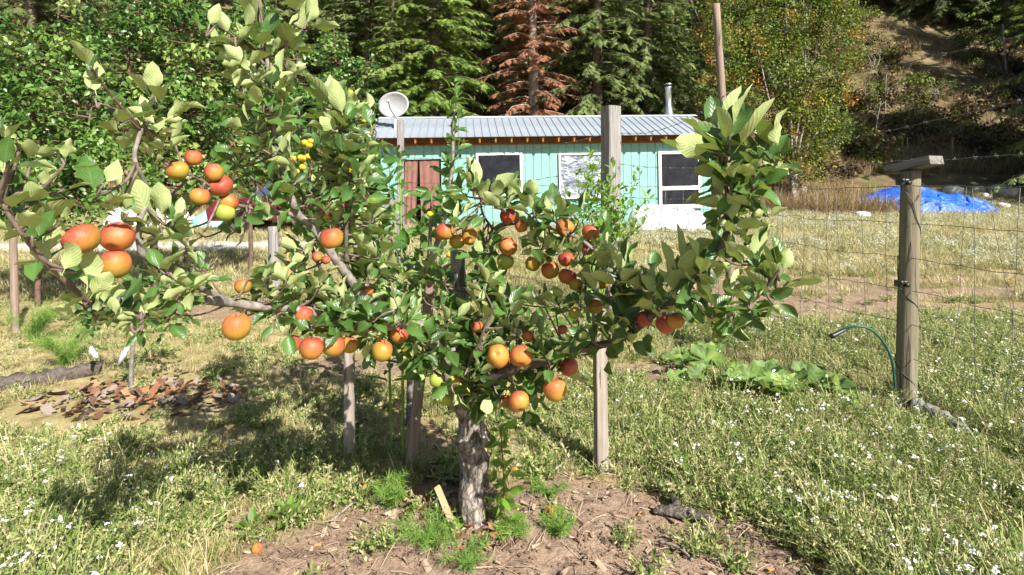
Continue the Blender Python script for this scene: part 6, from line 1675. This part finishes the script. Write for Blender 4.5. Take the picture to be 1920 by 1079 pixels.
# the field beyond the fence
x, y = field(17000, 7.0, 25.0, 1.1, 1.0); so_ = soil_mask(x, y); n_ = fbm(x * .5, y * .5, 80)
path_ = np.exp(-((y - 12.6 - .05 * x) / .75) ** 2) * (x < -2.5)
keepf = (rng.random(len(x)) > so_ * 1.02) & (rng.random(len(x)) > path_ * 1.7)
isd = rng.random(len(x)) < .62 + 1.1 * (n_ - .42) + .35 * sstep(19, 24, y)
lay('field_grass', x, y, keepf & ~isd, 1.0 + y * .055, 0, CG, 4, 'green grass of the field beyond the fence', 'grass')
lay('field_dry_grass', x, y, keepf & isd, 1.1 + y * .06, 0, CD, 4, 'dry grass of the field beyond the fence', 'grass', .3)
x, y = field(11000, 7.5, 23.5, 1.0, .5); dry, fl = zones(x, y)
lay('field_flowers', x, y, (rng.random(len(x)) < fl * .9) & (soil_mask(x, y) < .5), .6 + y * .035, 0, CF, 3, 'white flowering weeds spread over the field', 'flowers', .2)
x, y = field(11000, 20.5, 52, 1.5, 0); n_ = fbm(x * .35, y * .35, 90)
lay('golden_grass', x, y, (n_ > .36) & ((y > 24.6 + 2.4 * (x > 13.5)) | (np.hypot(x - 12.6, y - 22.8) < 2.6) | ((x < -6) & (y > 21.5))) & (rng.random(len(x)) < .25 + .75 * (y < 29)), .7, 1.3, CGo, 3, 'tall golden dry grass on the hill slope', 'grass', .15)
M_SCRUB = m_tint('brown_scrub', [(0, (.040, .030, .016)), (.5, (.115, .080, .040)), (1, (.25, .18, .085))], .2, .7)
def shrublet(k):
    r = np.random.default_rng(140 + k); n = 110
    c = nz(r.normal(size=(n, 3))) * (r.random(n) ** .4)[:, None] * (.42, .42, .32) + (0, 0, .28)
    V, F, uv = stamp(SMALL, frames(r.normal(size=(n, 3)), r.normal(0, .6, (n, 3)) + (0, -.2, .8)), c, .13 * r.uniform(.6, 1.3, n))
    return pmesh('shrublet', V, F, M_BUSH if k == 1 else M_SCRUB, uv=uv, tint=np.repeat(np.clip(r.normal(.2 + .22 * k, .2, n), 0, 1), len(SMALL[0])))
CS = protos('shrublet', [shrublet(k) for k in range(4)])
x, y = field(5200, 25.5, 58, 1.3, 0); n_ = fbm(x * .25 + 3, y * .25, 95)
lay('undergrowth', x, y, (n_ > .40) & ((y > 29) | (x < y * .5) | (rng.random(len(x)) < .25)), .6, 1.9, CS, 4, 'low tangled undergrowth on the wooded slope', 'undergrowth', .2)
# litter on the bare soil
def chip(k):
    r = np.random.default_rng(100 + k)
    if k < 3:
        L, w_ = r.uniform(.015, .045), r.uniform(.0008, .0014); p = spline([(-L, 0, .003), (0, r.normal(0, .006), .007), (L, r.normal(0, .01), .003)], 2); V, F, uv = tube(p, w_, 4)
    else:
        V, F, uv = box((0, 0, .004), (r.uniform(.012, .035), r.uniform(.006, .014), .005)); V = V + r.normal(0, .0022, V.shape)
    return pmesh('litter_bit', V, F, M_DEBRIS, tint=np.full(len(V), [.55, .75, .4, .3, .6, .92, .15][k]), smooth=False)
CC = protos('litter_bit', [chip(k) for k in range(7)])
x, y = field(12000, 1.6, 5.2, 1.5, .3); so_ = soil_mask(x, y)
lay('soil_litter', x, y, rng.random(len(x)) < so_ * .9 + .05, .5, 1.5, CC, [.2, .22, .16, .15, .15, .03, .09], 'straw bits and wood chips strewn on the bare soil', 'litter', .3, .002)
def clod(k):
    r = np.random.default_rng(120 + k)
    u, v = np.meshgrid(np.linspace(0, 6.2832, 8)[:-1], np.linspace(-1.57, 1.57, 5), indexing='ij')
    V = np.stack([np.cos(v) * np.cos(u), np.cos(v) * np.sin(u), np.sin(v) * .7], -1).reshape(-1, 3) * .012; V *= (1 + r.normal(0, .28, len(V)))[:, None] * np.array([1.2, .9, .7])
    i, j = np.meshgrid(np.arange(7), np.arange(4), indexing='ij')
    return pmesh('clod', V, np.stack([i * 5 + j, ((i + 1) % 7) * 5 + j, ((i + 1) % 7) * 5 + j + 1, i * 5 + j + 1], -1).reshape(-1, 4), M_DEBRIS, tint=np.full(len(V), (.2, .28, .36, .5)[k]), smooth=True)
CK = protos('clod', [clod(k) for k in range(4)])
x, y = field(9000, 1.6, 5.0, 1.5, .3)
lay('soil_clods', x, y, rng.random(len(x)) < soil_mask(x, y) ** 2, .15, .75, CK, [.4, .35, .2, .05], 'small crumbs and clods of brown soil', 'soil', .5, .002)
